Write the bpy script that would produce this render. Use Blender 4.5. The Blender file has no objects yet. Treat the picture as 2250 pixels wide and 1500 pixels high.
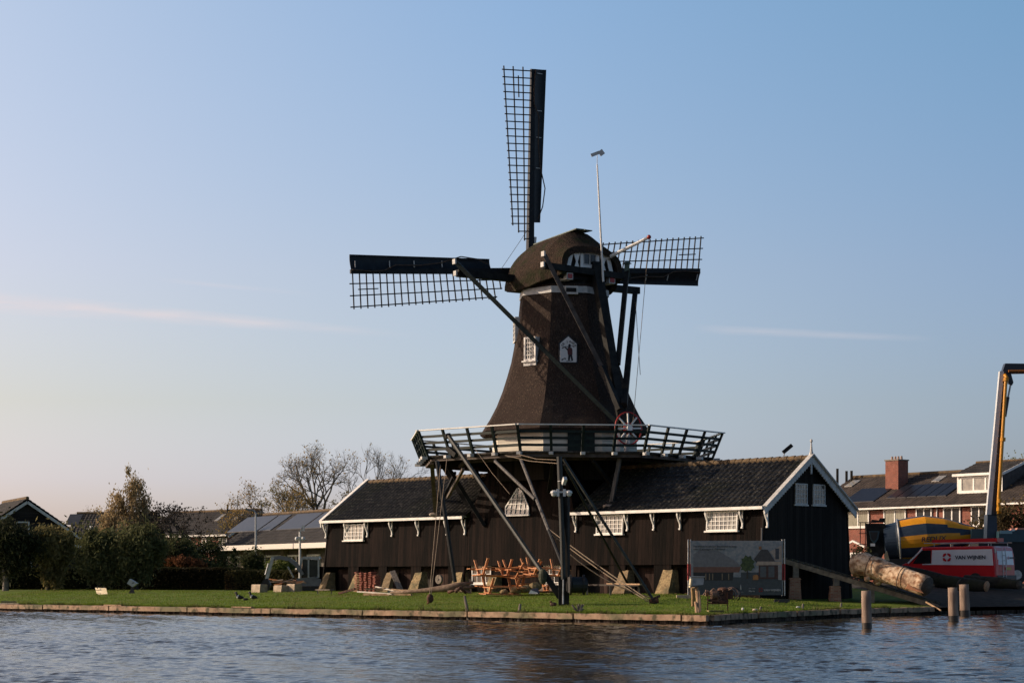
import bpy, math, random
from mathutils import Vector, Matrix, noise as mnoise
R=math.radians; PI=math.pi
scene=bpy.context.scene
col=scene.collection
E=1.55                      # eye height above the water
FPX=4200.0                  # focal length in pixels of the 2250 px wide photograph
# ---------------- camera ----------------
cam=bpy.data.cameras.new('camera'); camo=bpy.data.objects.new('camera',cam); col.objects.link(camo)
cam.sensor_width=36; cam.lens=36*FPX/2250; cam.shift_y=518/2250
camo.location=(0,0,E); camo.rotation_euler=(R(90),0,0); cam.clip_end=5000; cam.clip_start=.5
scene.camera=camo
# ---------------- sky and sun ----------------
SUN_EL=R(23); SUN_AZ=R(-82)          # azimuth from +Y, clockwise
w=bpy.data.worlds.new('World'); scene.world=w; w.use_nodes=True
nt=w.node_tree; nt.nodes.clear()
def wn(t,**k):
    n=nt.nodes.new(t)
    for a,b in k.items(): setattr(n,a,b)
    return n
sky=wn('ShaderNodeTexSky',sky_type='NISHITA',sun_disc=False,sun_elevation=SUN_EL,sun_rotation=SUN_AZ,air_density=1.0,dust_density=1.6,ozone_density=1.6,altitude=0)
bg=wn('ShaderNodeBackground'); bg.inputs[1].default_value=.12
wo=wn('ShaderNodeOutputWorld')
# thin cirrus streaks in the sky (direction space)
tc=wn('ShaderNodeTexCoord'); sep=wn('ShaderNodeSeparateXYZ')
nt.links.new(tc.outputs['Generated'],sep.inputs[0])
def wm(op,a,b=None,c=None):
    n=wn('ShaderNodeMath',operation=op)
    for i,v in enumerate((a,b,c)):
        if v is None: continue
        if isinstance(v,(int,float)): n.inputs[i].default_value=v
        else: nt.links.new(v,n.inputs[i])
    return n.outputs[0]
tx=wm('DIVIDE',sep.outputs[0],sep.outputs[1]); tz=wm('DIVIDE',sep.outputs[2],sep.outputs[1])
def streak(x0,z0,x1,z1,hw0,hw1):
    # a soft band from (x0,z0) to (x1,z1) in tangent space
    f=wm('DIVIDE',wm('SUBTRACT',tx,x0),x1-x0)
    zc=wm('ADD',z0,wm('MULTIPLY',f,z1-z0))
    hw=wm('ADD',hw0,wm('MULTIPLY',f,hw1-hw0))
    d=wm('ABSOLUTE',wm('DIVIDE',wm('SUBTRACT',tz,zc),wm('MAXIMUM',hw,.0005)))
    a=wm('SMOOTH_MIN',wm('MAXIMUM',wm('SUBTRACT',1.0,d),0.0),1.0,.2)
    e=wm('MULTIPLY',wm('MINIMUM',wm('MAXIMUM',wm('MULTIPLY',f,6.0),0.0),1.0),wm('MINIMUM',wm('MAXIMUM',wm('MULTIPLY',wm('SUBTRACT',1.0,f),2.2),0.0),1.0))
    return wm('MULTIPLY',a,e)
def tp(px,py): return ((px-1125)/FPX,(1268-py)/FPX)
s1=streak(*tp(-350,636),*tp(930,738),.0085,.0022)
s2=streak(*tp(1520,722),*tp(2060,745),.003,.0022)
s3=streak(*tp(330,612),*tp(700,648),.0018,.0018)
nz=wn('ShaderNodeTexNoise'); nz.inputs['Scale'].default_value=30; nz.inputs['Detail'].default_value=6
mp=wn('ShaderNodeMapping'); mp.inputs['Scale'].default_value=(1,1,7)
nt.links.new(tc.outputs['Generated'],mp.inputs[0]); nt.links.new(mp.outputs[0],nz.inputs[0])
ss=wm('ADD',wm('ADD',wm('MULTIPLY',s1,.85),wm('MULTIPLY',s2,.36)),wm('MULTIPLY',s3,.18))
ss=wm('MULTIPLY',ss,wm('MAXIMUM',wm('MULTIPLY',wm('SUBTRACT',nz.outputs[0],.22),2.0),0.0))
# autumn haze tone: paler and warmer low down and towards the sun, bluer away from it (direction space)
RAT={'L':[(.490,.425,.530),(.585,.465,.452),(.655,.550,.505),(.510,.420,.405)],'M':[(.447,.432,.585),(.495,.446,.462),(.480,.500,.525),(.455,.420,.462)],'R':[(.300,.300,.400),(.349,.351,.406),(.345,.425,.460),(.322,.315,.375)]}
def ramp(k):
    r=wn('ShaderNodeValToRGB'); e=r.color_ramp.elements; e[0].position=.05*2; e[0].color=(*RAT[k][0],1); e[1].position=.285*2; e[1].color=(*RAT[k][2],1)
    m_=e.new(.158*2); m_.color=(*RAT[k][1],1); m_=e.new(.09*2); m_.color=(*RAT[k][3],1); r.color_ramp.interpolation='B_SPLINE' if False else 'LINEAR'; nt.links.new(wm('MULTIPLY',sep.outputs[2],2.0),r.inputs[0]); return r.outputs[0]
def wmix(f,a,b):
    m_=wn('ShaderNodeMix',data_type='RGBA'); nt.links.new(f,m_.inputs[0]); nt.links.new(a,m_.inputs[6]); nt.links.new(b,m_.inputs[7]); return m_.outputs[2]
clamp=lambda v: wm('MINIMUM',wm('MAXIMUM',v,0.0),1.0)
f1=clamp(wm('DIVIDE',wm('ADD',sep.outputs[0],.258),.258)); f2=clamp(wm('DIVIDE',sep.outputs[0],.258))
tint=wmix(f2,wmix(f1,ramp('L'),ramp('M')),ramp('R'))
tv=wn('ShaderNodeVectorMath',operation='SCALE'); tv.inputs[3].default_value=3.0; nt.links.new(tint,tv.inputs[0])
# unseen sky overhead and behind the viewer, dimmed to lower the ambient light
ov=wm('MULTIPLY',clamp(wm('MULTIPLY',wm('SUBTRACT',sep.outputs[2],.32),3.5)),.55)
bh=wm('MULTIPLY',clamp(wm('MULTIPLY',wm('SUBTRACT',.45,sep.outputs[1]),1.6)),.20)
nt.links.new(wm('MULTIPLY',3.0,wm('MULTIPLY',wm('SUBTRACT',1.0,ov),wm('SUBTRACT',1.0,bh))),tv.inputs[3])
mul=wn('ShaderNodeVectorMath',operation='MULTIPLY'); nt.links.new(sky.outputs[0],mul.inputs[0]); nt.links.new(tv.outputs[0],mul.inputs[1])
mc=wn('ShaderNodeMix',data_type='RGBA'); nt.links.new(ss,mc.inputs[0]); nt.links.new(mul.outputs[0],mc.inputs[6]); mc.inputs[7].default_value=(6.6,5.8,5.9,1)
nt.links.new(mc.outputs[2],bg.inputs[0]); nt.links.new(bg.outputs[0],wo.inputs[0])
sun=bpy.data.lights.new('sun','SUN'); sun.energy=4.6; sun.angle=R(.5); sun.color=(1,.80,.60)
suno=bpy.data.objects.new('sun',sun); col.objects.link(suno)
Sd=Vector((math.sin(SUN_AZ)*math.cos(SUN_EL),math.cos(SUN_AZ)*math.cos(SUN_EL),math.sin(SUN_EL)))
suno.rotation_euler=(-Sd).to_track_quat('-Z','Y').to_euler(); suno.location=(-60,40,60)
vs=scene.view_settings; vs.view_transform='Standard'; vs.look='None'; vs.exposure=0; vs.gamma=1; vs.use_curve_mapping=False

# ---------------- helpers ----------------
def V(*a): return Vector(a)
def W(px,py,Y): return Vector(((px-1125)/FPX*Y,Y,E+(1268-py)/FPX*Y))
class Fr:
    "a horizontal frame: s along u, t along v (away), z up"
    def __init__(s,ox,oy,ux,uy,flip=False):
        l=math.hypot(ux,uy); s.o=Vector((ox,oy,0)); s.u=Vector((ux/l,uy/l,0)); s.v=Vector((-uy/l,ux/l,0))
    def p(s,a,b,z): return s.o+s.u*a+s.v*b+Vector((0,0,z))
    def s_at(s,px,t=0):
        o=s.o+s.v*t; k=(px-1125)/FPX
        return (k*o.y-o.x)/(s.u.x-k*s.u.y)
    def t_at(s,px,a):
        o=s.o+s.u*a; k=(px-1125)/FPX
        return (k*o.y-o.x)/(s.v.x-k*s.v.y)
    def z_at(s,py,a,t=0): return E+(1268-py)/FPX*s.p(a,t,0).y
ROOT={}
class MB:
    def __init__(s): s.v=[]; s.f=[]; s.m=[]
    def add(s,vs,fs,mi=0):
        b=len(s.v); s.v+= [tuple(x) for x in vs]; s.f+=[tuple(b+i for i in f) for f in fs]; s.m+=[mi]*len(fs); return s
    def obox(s,c,ex,ey,ez,mi=0):
        c=Vector(c); ex=Vector(ex)/2; ey=Vector(ey)/2; ez=Vector(ez)/2
        vs=[c+ex*a+ey*b+ez*d for a in(-1,1) for b in(-1,1) for d in(-1,1)]
        return s.add(vs,[(0,1,3,2),(4,6,7,5),(0,4,5,1),(2,3,7,6),(0,2,6,4),(1,5,7,3)],mi)
    def box(s,c,d,mi=0): return s.obox(c,(d[0],0,0),(0,d[1],0),(0,0,d[2]),mi)
    def bar(s,p0,p1,w,h,up=(0,0,1),mi=0,w1=None,h1=None):
        p0=Vector(p0);p1=Vector(p1);d=(p1-p0).normalized();up=Vector(up)
        sd=d.cross(up)
        if sd.length<1e-4: sd=d.cross(Vector((0,1,0)))
        sd.normalize(); u=sd.cross(d).normalized(); w1=w if w1 is None else w1; h1=h if h1 is None else h1
        vs=[]
        for p,a,b in((p0,w,h),(p1,w1,h1)):
            vs+=[p-sd*a/2-u*b/2,p+sd*a/2-u*b/2,p+sd*a/2+u*b/2,p-sd*a/2+u*b/2]
        return s.add(vs,[(0,3,2,1),(4,5,6,7),(0,1,5,4),(1,2,6,5),(2,3,7,6),(3,0,4,7)],mi)
    def tube(s,pts,rad,n=8,mi=0,cap=True,mi2=None):
        pts=[Vector(p) for p in pts]
        if isinstance(rad,(int,float)): rad=[rad]*len(pts)
        b=len(s.v); ref=None
        for i,p in enumerate(pts):
            d=(pts[min(i+1,len(pts)-1)]-pts[max(i-1,0)]).normalized()
            if ref is None:
                ref=d.cross(Vector((0,0,1)))
                if ref.length<.05: ref=d.cross(Vector((0,1,0)))
                ref.normalize()
            ref=(ref-d*ref.dot(d)).normalized(); o=d.cross(ref)
            for k in range(n):
                a=2*PI*k/n; s.v.append(tuple(p+(ref*math.cos(a)+o*math.sin(a))*rad[i]))
        for i in range(len(pts)-1):
            for k in range(n):
                k2=(k+1)%n; s.f.append((b+i*n+k,b+(i+1)*n+k,b+(i+1)*n+k2,b+i*n+k2)); s.m.append(mi)
        if cap:
            s.f.append(tuple(b+k for k in range(n))); s.m.append(mi if mi2 is None else mi2)
            s.f.append(tuple(b+(len(pts)-1)*n+k for k in reversed(range(n)))); s.m.append(mi if mi2 is None else mi2)
        return s
    def loft(s,rings,closed=True,cap=True,mi=0):
        n=len(rings[0]); b=len(s.v)
        for r in rings: s.v+=[tuple(p) for p in r]
        for i in range(len(rings)-1):
            for k in range(n if closed else n-1):
                k2=(k+1)%n; s.f.append((b+i*n+k,b+i*n+k2,b+(i+1)*n+k2,b+(i+1)*n+k)); s.m.append(mi)
        if cap:
            s.f.append(tuple(b+k for k in reversed(range(n)))); s.m.append(mi)
            s.f.append(tuple(b+(len(rings)-1)*n+k for k in range(n))); s.m.append(mi)
        return s
    def prism(s,poly,ext,mi=0):
        ext=Vector(ext); poly=[Vector(p) for p in poly]
        return s.loft([poly,[p+ext for p in poly]],mi=mi)
    def quad(s,a,b,c,d,mi=0): return s.add([a,b,c,d],[(0,1,2,3)],mi)
    def sphere(s,c,r,n=12,m=8,mi=0):
        if isinstance(r,(int,float)): r=(r,r,r)
        c=Vector(c); b=len(s.v)
        rings=[]
        for i in range(1,m):
            t=PI*i/m; rings.append([c+Vector((r[0]*math.sin(t)*math.cos(2*PI*k/n),r[1]*math.sin(t)*math.sin(2*PI*k/n),r[2]*math.cos(t))) for k in range(n)])
        s.loft(rings,cap=True,mi=mi); return s
    def torus(s,c,ax,R0,r,n=28,m=6,mi=0,a0=0,a1=2*PI):
        c=Vector(c);ax=Vector(ax).normalized(); e=ax.cross(Vector((0,0,1)))
        if e.length<.05: e=ax.cross(Vector((0,1,0)))
        e.normalize(); f=ax.cross(e)
        pts=[c+(e*math.cos(a0+(a1-a0)*k/n)+f*math.sin(a0+(a1-a0)*k/n))*R0 for k in range(n+1)]
        return s.tube(pts,r,m,mi,cap=(a1-a0)<6.2)
    def build(s,name,mats,parent=None,smooth=False,loc=None):
        me=bpy.data.meshes.new(name)
        if parent is not None:
            off=ROOT[parent.name]
        else:
            if loc is None:
                xs=[v[0] for v in s.v]; ys=[v[1] for v in s.v]; zs=[v[2] for v in s.v]
                loc=((min(xs)+max(xs))/2,(min(ys)+max(ys))/2,min(zs))
            off=Vector(loc)
        me.from_pydata([(v[0]-off[0],v[1]-off[1],v[2]-off[2]) for v in s.v],[],s.f)
        if not isinstance(mats,(list,tuple)): mats=[mats]
        for m in mats: me.materials.append(m)
        for p,mi in zip(me.polygons,s.m): p.material_index=mi
        if smooth:
            for p in me.polygons: p.use_smooth=True
        me.update()
        o=bpy.data.objects.new(name,me); col.objects.link(o)
        if parent is not None: o.parent=parent
        else: o.location=off
        ROOT[o.name]=Vector(off)
        return o
def tag(o,label=None,cat=None,group=None,kind=None):
    for k,v in (('label',label),('category',cat),('group',group),('kind',kind)):
        if v: o[k]=v
    return o
def thing(name,label,cat,loc,group=None):
    o=bpy.data.objects.new(name,None); col.objects.link(o); o.location=loc; o.empty_display_size=.2
    ROOT[o.name]=Vector(loc); return tag(o,label,cat,group)
def copy_tree(o,parent=None):
    c=o.copy(); col.objects.link(c); ROOT[c.name]=ROOT[o.name]
    if parent: c.parent=parent
    for ch in list(o.children): copy_tree(ch,c)
    return c

# ---------------- materials ----------------
MC={}
def nodes(m):
    m.use_nodes=True; t=m.node_tree; return t,t.nodes['Principled BSDF']
def link(t,a,b): t.links.new(a,b)
def mat(name,c,rough=.7,c2=None,scale=6,stretch=(1,1,1),bump=0,bscale=None,metal=0,spec=.4,rot=0,detail=5,contrast=(.35,.65),c3=None,bdist=.02,trans=0,emit=None):
    if name in MC: return MC[name]
    m=bpy.data.materials.new(name); t,b=nodes(m)
    b.inputs['Roughness'].default_value=rough; b.inputs['Metallic'].default_value=metal
    b.inputs['Specular IOR Level'].default_value=spec
    b.inputs['Base Color'].default_value=(*c,1)
    tc=t.nodes.new('ShaderNodeTexCoord'); mp=t.nodes.new('ShaderNodeMapping'); mp.inputs['Rotation'].default_value=(0,0,rot)
    mp2=t.nodes.new('ShaderNodeMapping'); mp2.inputs['Scale'].default_value=stretch
    link(t,tc.outputs['Object'],mp.inputs[0]); link(t,mp.outputs[0],mp2.inputs[0])
    n=t.nodes.new('ShaderNodeTexNoise'); n.inputs['Scale'].default_value=scale; n.inputs['Detail'].default_value=detail
    link(t,mp2.outputs[0],n.inputs[0])
    if c2 is not None:
        r=t.nodes.new('ShaderNodeValToRGB'); r.color_ramp.elements[0].position=contrast[0]; r.color_ramp.elements[1].position=contrast[1]
        r.color_ramp.elements[0].color=(*c,1); r.color_ramp.elements[1].color=(*c2,1)
        link(t,n.outputs[0],r.inputs[0]); out=r.outputs[0]
        if c3 is not None:
            n3=t.nodes.new('ShaderNodeTexNoise'); n3.inputs['Scale'].default_value=scale*.22; n3.inputs['Detail'].default_value=3
            link(t,mp.outputs[0],n3.inputs[0]); r3=t.nodes.new('ShaderNodeValToRGB'); r3.color_ramp.elements[0].position=.48; r3.color_ramp.elements[1].position=.66
            link(t,n3.outputs[0],r3.inputs[0]); mx=t.nodes.new('ShaderNodeMix'); mx.data_type='RGBA'
            link(t,r3.outputs[0],mx.inputs[0]); link(t,out,mx.inputs[6]); mx.inputs[7].default_value=(*c3,1); out=mx.outputs[2]
        link(t,out,b.inputs['Base Color'])
    if bump:
        nb=n
        if bscale:
            nb=t.nodes.new('ShaderNodeTexNoise'); nb.inputs['Scale'].default_value=bscale; nb.inputs['Detail'].default_value=4; link(t,mp2.outputs[0],nb.inputs[0])
        bp=t.nodes.new('ShaderNodeBump'); bp.inputs['Strength'].default_value=bump; bp.inputs['Distance'].default_value=bdist
        link(t,nb.outputs[0],bp.inputs['Height']); link(t,bp.outputs[0],b.inputs['Normal'])
    if trans: b.inputs['Transmission Weight'].default_value=trans
    if emit: b.inputs['Emission Color'].default_value=(*emit,1); b.inputs['Emission Strength'].default_value=1
    MC[name]=m; return m
def boards(name,c,c2,rot,width=.2,rough=.75,horizontal=False,c3=None,gap=.05):
    "planks: per-board tone, streaks along the grain, dark joints with relief"
    if name in MC: return MC[name]
    m=bpy.data.materials.new(name); t,b=nodes(m); b.inputs['Roughness'].default_value=rough; b.inputs['Specular IOR Level'].default_value=.05
    N=t.nodes.new
    tc=N('ShaderNodeTexCoord'); mp=N('ShaderNodeMapping'); mp.inputs['Rotation'].default_value=(0,0,rot); link(t,tc.outputs['Object'],mp.inputs[0])
    sp=N('ShaderNodeSeparateXYZ'); link(t,mp.outputs[0],sp.inputs[0])
    x=sp.outputs[2] if horizontal else sp.outputs[0]
    def M(op,a,bb=None):
        n=N('ShaderNodeMath'); n.operation=op
        for i,v in enumerate((a,bb)):
            if v is None: continue
            if isinstance(v,(int,float)): n.inputs[i].default_value=v
            else: link(t,v,n.inputs[i])
        return n.outputs[0]
    xs=M('DIVIDE',x,width); fr=M('FRACT',xs); fl=M('FLOOR',xs)
    wn_=N('ShaderNodeTexWhiteNoise'); wn_.noise_dimensions='1D'; link(t,fl,wn_.inputs['W'])
    st=N('ShaderNodeMapping'); st.inputs['Scale'].default_value=(.35,.35,9) if horizontal else (9,9,.35); link(t,mp.outputs[0],st.inputs[0])
    ns=N('ShaderNodeTexNoise'); ns.inputs['Scale'].default_value=1.6; ns.inputs['Detail'].default_value=7; link(t,st.outputs[0],ns.inputs[0])
    big=N('ShaderNodeTexNoise'); big.inputs['Scale'].default_value=.55; big.inputs['Detail'].default_value=4; link(t,mp.outputs[0],big.inputs[0])
    v=M('MULTIPLY',M('ADD',M('MULTIPLY',wn_.outputs[0],.42),M('ADD',M('MULTIPLY',ns.outputs[0],1.0),M('MULTIPLY',big.outputs[0],.5))),.82)
    r=N('ShaderNodeValToRGB'); r.color_ramp.elements[0].position=.62; r.color_ramp.elements[1].position=1.0
    r.color_ramp.elements[0].color=(*c,1); r.color_ramp.elements[1].color=(*c2,1); link(t,v,r.inputs[0])
    j=M('MINIMUM',fr,M('SUBTRACT',1.0,fr)); jr=N('ShaderNodeValToRGB'); jr.color_ramp.elements[0].position=0; jr.color_ramp.elements[1].position=gap
    jr.color_ramp.elements[0].color=(.25,.25,.25,1); link(t,j,jr.inputs[0])
    mx=N('ShaderNodeMix'); mx.data_type='RGBA'; mx.blend_type='MULTIPLY'; mx.inputs[0].default_value=1; link(t,r.outputs[0],mx.inputs[6]); link(t,jr.outputs[0],mx.inputs[7])
    link(t,mx.outputs[2],b.inputs['Base Color'])
    bp=N('ShaderNodeBump'); bp.inputs['Strength'].default_value=.6; bp.inputs['Distance'].default_value=.02
    link(t,M('ADD',jr.outputs[0],M('MULTIPLY',ns.outputs[0],.3)),bp.inputs['Height']); link(t,bp.outputs[0],b.inputs['Normal'])
    MC[name]=m; return m
def brick(name,c,c2,mortar,rot,w=.22,h=.065,rough=.85,stain=.35):
    if name in MC: return MC[name]
    m=bpy.data.materials.new(name); t,b=nodes(m); b.inputs['Roughness'].default_value=rough; b.inputs['Specular IOR Level'].default_value=.2
    N=t.nodes.new
    tc=N('ShaderNodeTexCoord'); mp=N('ShaderNodeMapping'); mp.inputs['Rotation'].default_value=(0,0,rot); link(t,tc.outputs['Object'],mp.inputs[0])
    sp=N('ShaderNodeSeparateXYZ'); link(t,mp.outputs[0],sp.inputs[0]); cb=N('ShaderNodeCombineXYZ')
    ad=N('ShaderNodeMath'); ad.operation='ADD'; link(t,sp.outputs[0],ad.inputs[0]); link(t,sp.outputs[1],ad.inputs[1])
    link(t,ad.outputs[0],cb.inputs[0]); link(t,sp.outputs[2],cb.inputs[1])
    bt=N('ShaderNodeTexBrick'); bt.inputs['Scale'].default_value=1; bt.inputs['Brick Width'].default_value=w; bt.inputs['Row Height'].default_value=h; bt.inputs['Mortar Size'].default_value=.007
    bt.inputs['Color1'].default_value=(*c,1); bt.inputs['Color2'].default_value=(*c2,1); bt.inputs['Mortar'].default_value=(*mortar,1); link(t,cb.outputs[0],bt.inputs[0])
    n=N('ShaderNodeTexNoise'); n.inputs['Scale'].default_value=2.2; n.inputs['Detail'].default_value=6; link(t,mp.outputs[0],n.inputs[0])
    r=N('ShaderNodeValToRGB'); r.color_ramp.elements[0].position=.35; r.color_ramp.elements[1].position=.7; r.color_ramp.elements[0].color=(1-stain,1-stain,1-stain,1); link(t,n.outputs[0],r.inputs[0])
    mx=N('ShaderNodeMix'); mx.data_type='RGBA'; mx.blend_type='MULTIPLY'; mx.inputs[0].default_value=1; link(t,bt.outputs[0],mx.inputs[6]); link(t,r.outputs[0],mx.inputs[7]); link(t,mx.outputs[2],b.inputs['Base Color'])
    bp=N('ShaderNodeBump'); bp.inputs['Strength'].default_value=.5; bp.inputs['Distance'].default_value=.01; link(t,bt.outputs[1],bp.inputs['Height']); bp.invert=True; link(t,bp.outputs[0],b.inputs['Normal'])
    MC[name]=m; return m

SH=Fr(1.19,91,.6986,-.7156)              # the sawmill sheds
ROT_SH=-math.atan2(-.7156,.6986)
white=mat('white_paint',(.78,.76,.72),.5,(.60,.58,.53),3,(1,1,1),.15,contrast=(.4,.8))
white_dull=mat('aged_white_paint',(.56,.55,.53),.6,(.38,.37,.35),5,contrast=(.35,.75))
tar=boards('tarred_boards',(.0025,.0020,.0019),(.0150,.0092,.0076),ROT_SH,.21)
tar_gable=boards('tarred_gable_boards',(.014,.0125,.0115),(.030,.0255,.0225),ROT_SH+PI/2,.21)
inner=boards('weathered_boards',(.016,.010,.009),(.06,.037,.030),ROT_SH,.24)
tiles=mat('dark_pantile',(.009,.0095,.0105),.5,(.036,.035,.033),1.3,(1,1,1),.5,bscale=14,c3=(.020,.023,.012),spec=.3,detail=9,contrast=(.3,.72),bdist=.012)
ridge_m=mat('mossy_ridge_tile',(.05,.035,.022),.85,(.16,.105,.05),3,contrast=(.3,.7))
thatch=mat('reed_thatch',(.019,.0155,.014),.95,(.084,.060,.049),7,(4.2,4.2,.35),1.0,bscale=9,c3=(.045,.032,.027),spec=.1,bdist=.09,detail=9,contrast=(.3,.72))
thatch_cap=mat('cap_thatch',(.020,.0155,.012),.95,(.068,.046,.034),7,(2.5,2.5,.9),1.0,bscale=9,c3=(.026,.028,.014),spec=.1,bdist=.09,detail=9,contrast=(.3,.72))
dgreen=mat('dark_green_paint',(.006,.012,.011),.55,(.014,.024,.020),4,spec=.2)
sailm=mat('sail_blue_black',(.006,.009,.014),.5,(.011,.017,.024),3,spec=.25)
blackwood=mat('black_beam',(.008,.0085,.009),.65,(.022,.022,.021),3,(1,1,1),.2,spec=.15)
greybeam=mat('weathered_beam',(.05,.046,.042),.75,(.12,.11,.10),4,(2,2,.5),.3)
redp=mat('red_paint',(.36,.022,.02),.4)
glass_pale=mat('pale_glass',(.16,.165,.165),.12,(.30,.29,.26),2.5,spec=.4)
glass_dark=mat('dark_glass',(.012,.014,.017),.1,(.03,.033,.036),2,spec=.3)
rope_m=mat('rope',(.16,.12,.085),.9,(.26,.2,.14),20)
steel=mat('galvanised_steel',(.42,.43,.43),.4,(.3,.31,.31),8,metal=.6)
pier_m=brick('yellow_brick',(.29,.20,.10),(.19,.13,.065),(.30,.26,.20),ROT_SH,.22,.07,stain=.45)
pier_s=mat('rough_stone',(.17,.12,.062),.95,(.35,.26,.135),9,bump=1,contrast=(.35,.62),c3=(.10,.09,.05),bdist=.04)

def specks(m,colr,scale=22,lo=.63,hi=.70):
    "lichen and dirt specks over an existing base colour"
    t=m.node_tree; b=t.nodes['Principled BSDF']; src=b.inputs['Base Color'].links[0].from_socket
    tc=t.nodes.new('ShaderNodeTexCoord'); n=t.nodes.new('ShaderNodeTexNoise'); n.inputs['Scale'].default_value=scale; n.inputs['Detail'].default_value=2; link(t,tc.outputs['Object'],n.inputs[0])
    r=t.nodes.new('ShaderNodeValToRGB'); r.color_ramp.elements[0].position=lo; r.color_ramp.elements[1].position=hi; link(t,n.outputs[0],r.inputs[0])
    mx=t.nodes.new('ShaderNodeMix'); mx.data_type='RGBA'; link(t,r.outputs[0],mx.inputs[0]); link(t,src,mx.inputs[6]); mx.inputs[7].default_value=(*colr,1); link(t,mx.outputs[2],b.inputs['Base Color'])
specks(tiles,(.17,.16,.13),9,.64,.72); specks(tiles,(.075,.07,.06),4,.58,.70)
specks(thatch,(.17,.125,.09),14,.62,.75)

house_glass=mat('house_glass',(.014,.016,.02),.25,(.035,.038,.042),2,spec=.08)
# ================= ground and water =================
SHORE=[(-160,208.5),(-23.9,89.2),(6.45,62.6),(12.1,73.1),(17.6,79.8),(27,86.5),(60,96),(260,120)]
def shore_y(x):
    for (x0,y0),(x1,y1) in zip(SHORE,SHORE[1:]):
        if x<=x1: return y0+(y1-y0)*(x-x0)/(x1-x0)
    return SHORE[-1][1]
def gz(x,y):
    d=max(0,y-shore_y(x)); q=min(1,d/21)
    h=.31+.49*(1-(1-q)**1.6)
    if x>15: h+=min(1,(x-15)/5)*.4*min(1,d/9)
    return h+ (.03*mnoise.noise(Vector((x*.25,y*.25,0)))+.015*mnoise.noise(Vector((x*.9,y*.9,3))))*min(1,d)
def land(name,x0,x1,step,m,far):
    xs=[]; x=x0
    while x<x1-1e-6: xs.append(x); x+=step if -32<x<32 else 4
    xs.append(x1)
    for sx,_ in SHORE:
        if x0<sx<x1: xs.append(sx)
    xs=sorted(set(round(a,3) for a in xs))
    ds=[0,.12,.3,.5,.8,1.1,1.5,2,2.6,3.2,4,5,6,7,8,9.5,11,13,15,17,19,22,26,32,40,60,100,200,500,far]
    mb=MB(); n=len(ds)
    vs=[]
    for x in xs:
        for d in ds:
            y=shore_y(x)+d; vs.append((x,y,gz(x,y) if d>0 else .30))
    fs=[(i*n+j,(i+1)*n+j,(i+1)*n+j+1,i*n+j+1) for i in range(len(xs)-1) for j in range(n-1)]
    mb.add(vs,fs); return tag(mb.build(name,m,smooth=True,loc=(0,0,0)),kind='structure')
lawn_m=mat('lawn_grass',(.060,.108,.010),.9,(.15,.21,.024),2.2,(1,1,1),.8,bscale=26,c3=(.12,.14,.025),spec=.15,bdist=.05,detail=9,contrast=(.3,.72))
yard_m=mat('yard_soil',(.022,.020,.018),.95,(.055,.048,.040),3,(1,1,1),.6,bscale=9,spec=.15)
land('lawn',-160,17.6,.5,lawn_m,3000)
land('yard_ground',17.6,260,.7,yard_m,3000)
# water: a brown canal with fine wind ripples
wm_=bpy.data.materials.new('canal_water'); t,b=nodes(wm_)
b.inputs['Base Color'].default_value=(.020,.015,.010,1); b.inputs['Roughness'].default_value=.06; b.inputs['IOR'].default_value=1.333; b.inputs['Specular IOR Level'].default_value=.24
tcw=t.nodes.new('ShaderNodeTexCoord')
def wnoise(scale,st,detail,rot):
    mpw=t.nodes.new('ShaderNodeMapping'); mpw.inputs['Scale'].default_value=st; mpw.inputs['Rotation'].default_value=(0,0,rot); link(t,tcw.outputs['Object'],mpw.inputs[0])
    n=t.nodes.new('ShaderNodeTexNoise'); n.inputs['Scale'].default_value=scale; n.inputs['Detail'].default_value=detail; n.inputs['Roughness'].default_value=.55; link(t,mpw.outputs[0],n.inputs[0]); return n
bump=None
for sc,st,dt,ro,dist in ((9,(.7,1.3,1),4,-.2,.008),):
    n=wnoise(sc,st,dt,ro); bp=t.nodes.new('ShaderNodeBump'); bp.inputs['Strength'].default_value=1; bp.inputs['Distance'].default_value=dist
    link(t,n.outputs[0],bp.inputs['Height'])
    if bump: link(t,bump.outputs[0],bp.inputs['Normal'])
    bump=bp
link(t,bump.outputs[0],b.inputs['Normal'])
import numpy as np
def heights(X_,Y_,lmin):
    "many small wind ripples of random direction and length"
    rs=np.random.RandomState(5); H=np.zeros_like(X_)
    g=.85+.28*np.sin(X_*.31+1.3*np.sin(Y_*.17))*np.sin(Y_*.23+.8)+.2*np.sin(X_*1.7+Y_*.9)
    for i in range(130):
        lam=.16*(.95/.16)**(rs.rand()**1.25); th=rs.normal(0,.55)+.2; k=2*math.pi/lam; ph=rs.rand()*6.28; a_=WAVE*lam**.95*rs.uniform(.5,1.3)
        if lam<lmin: continue
        arg=(X_*math.sin(th)+Y_*math.cos(th))*k+ph
        H+=a_*(np.sin(arg)+.25*np.sin(2*arg+.6))*g
    return H
WAVE=.0024
cos_=[]; qs=[]; base=0
y_mid=51.0
for (y0,y1,xw,dx,dy,gr,lmin) in ((26.0,y_mid,17.0,.052,.046,.0006,0),(y_mid,112.0,31.0,.11,.085,.0012,.22)):
    yl=[y0]
    while yl[-1]<y1-1e-6: yl.append(min(y1,yl[-1]+dy+gr*(yl[-1]-y0)))
    xs=np.arange(-xw,xw+dx,dx); X_,Y_=np.meshgrid(xs,np.array(yl)); H=heights(X_,Y_,lmin)
    nr,nc=X_.shape; cos_.append(np.stack([X_,Y_,H],-1).reshape(-1,3)); idx=base+np.arange(nr*nc).reshape(nr,nc)
    qs.append(np.stack([idx[:-1,:-1],idx[:-1,1:],idx[1:,1:],idx[1:,:-1]],-1).reshape(-1,4)); base+=nr*nc
flat=[]                                        # still sheets round the rippled part, butted to it
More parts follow.
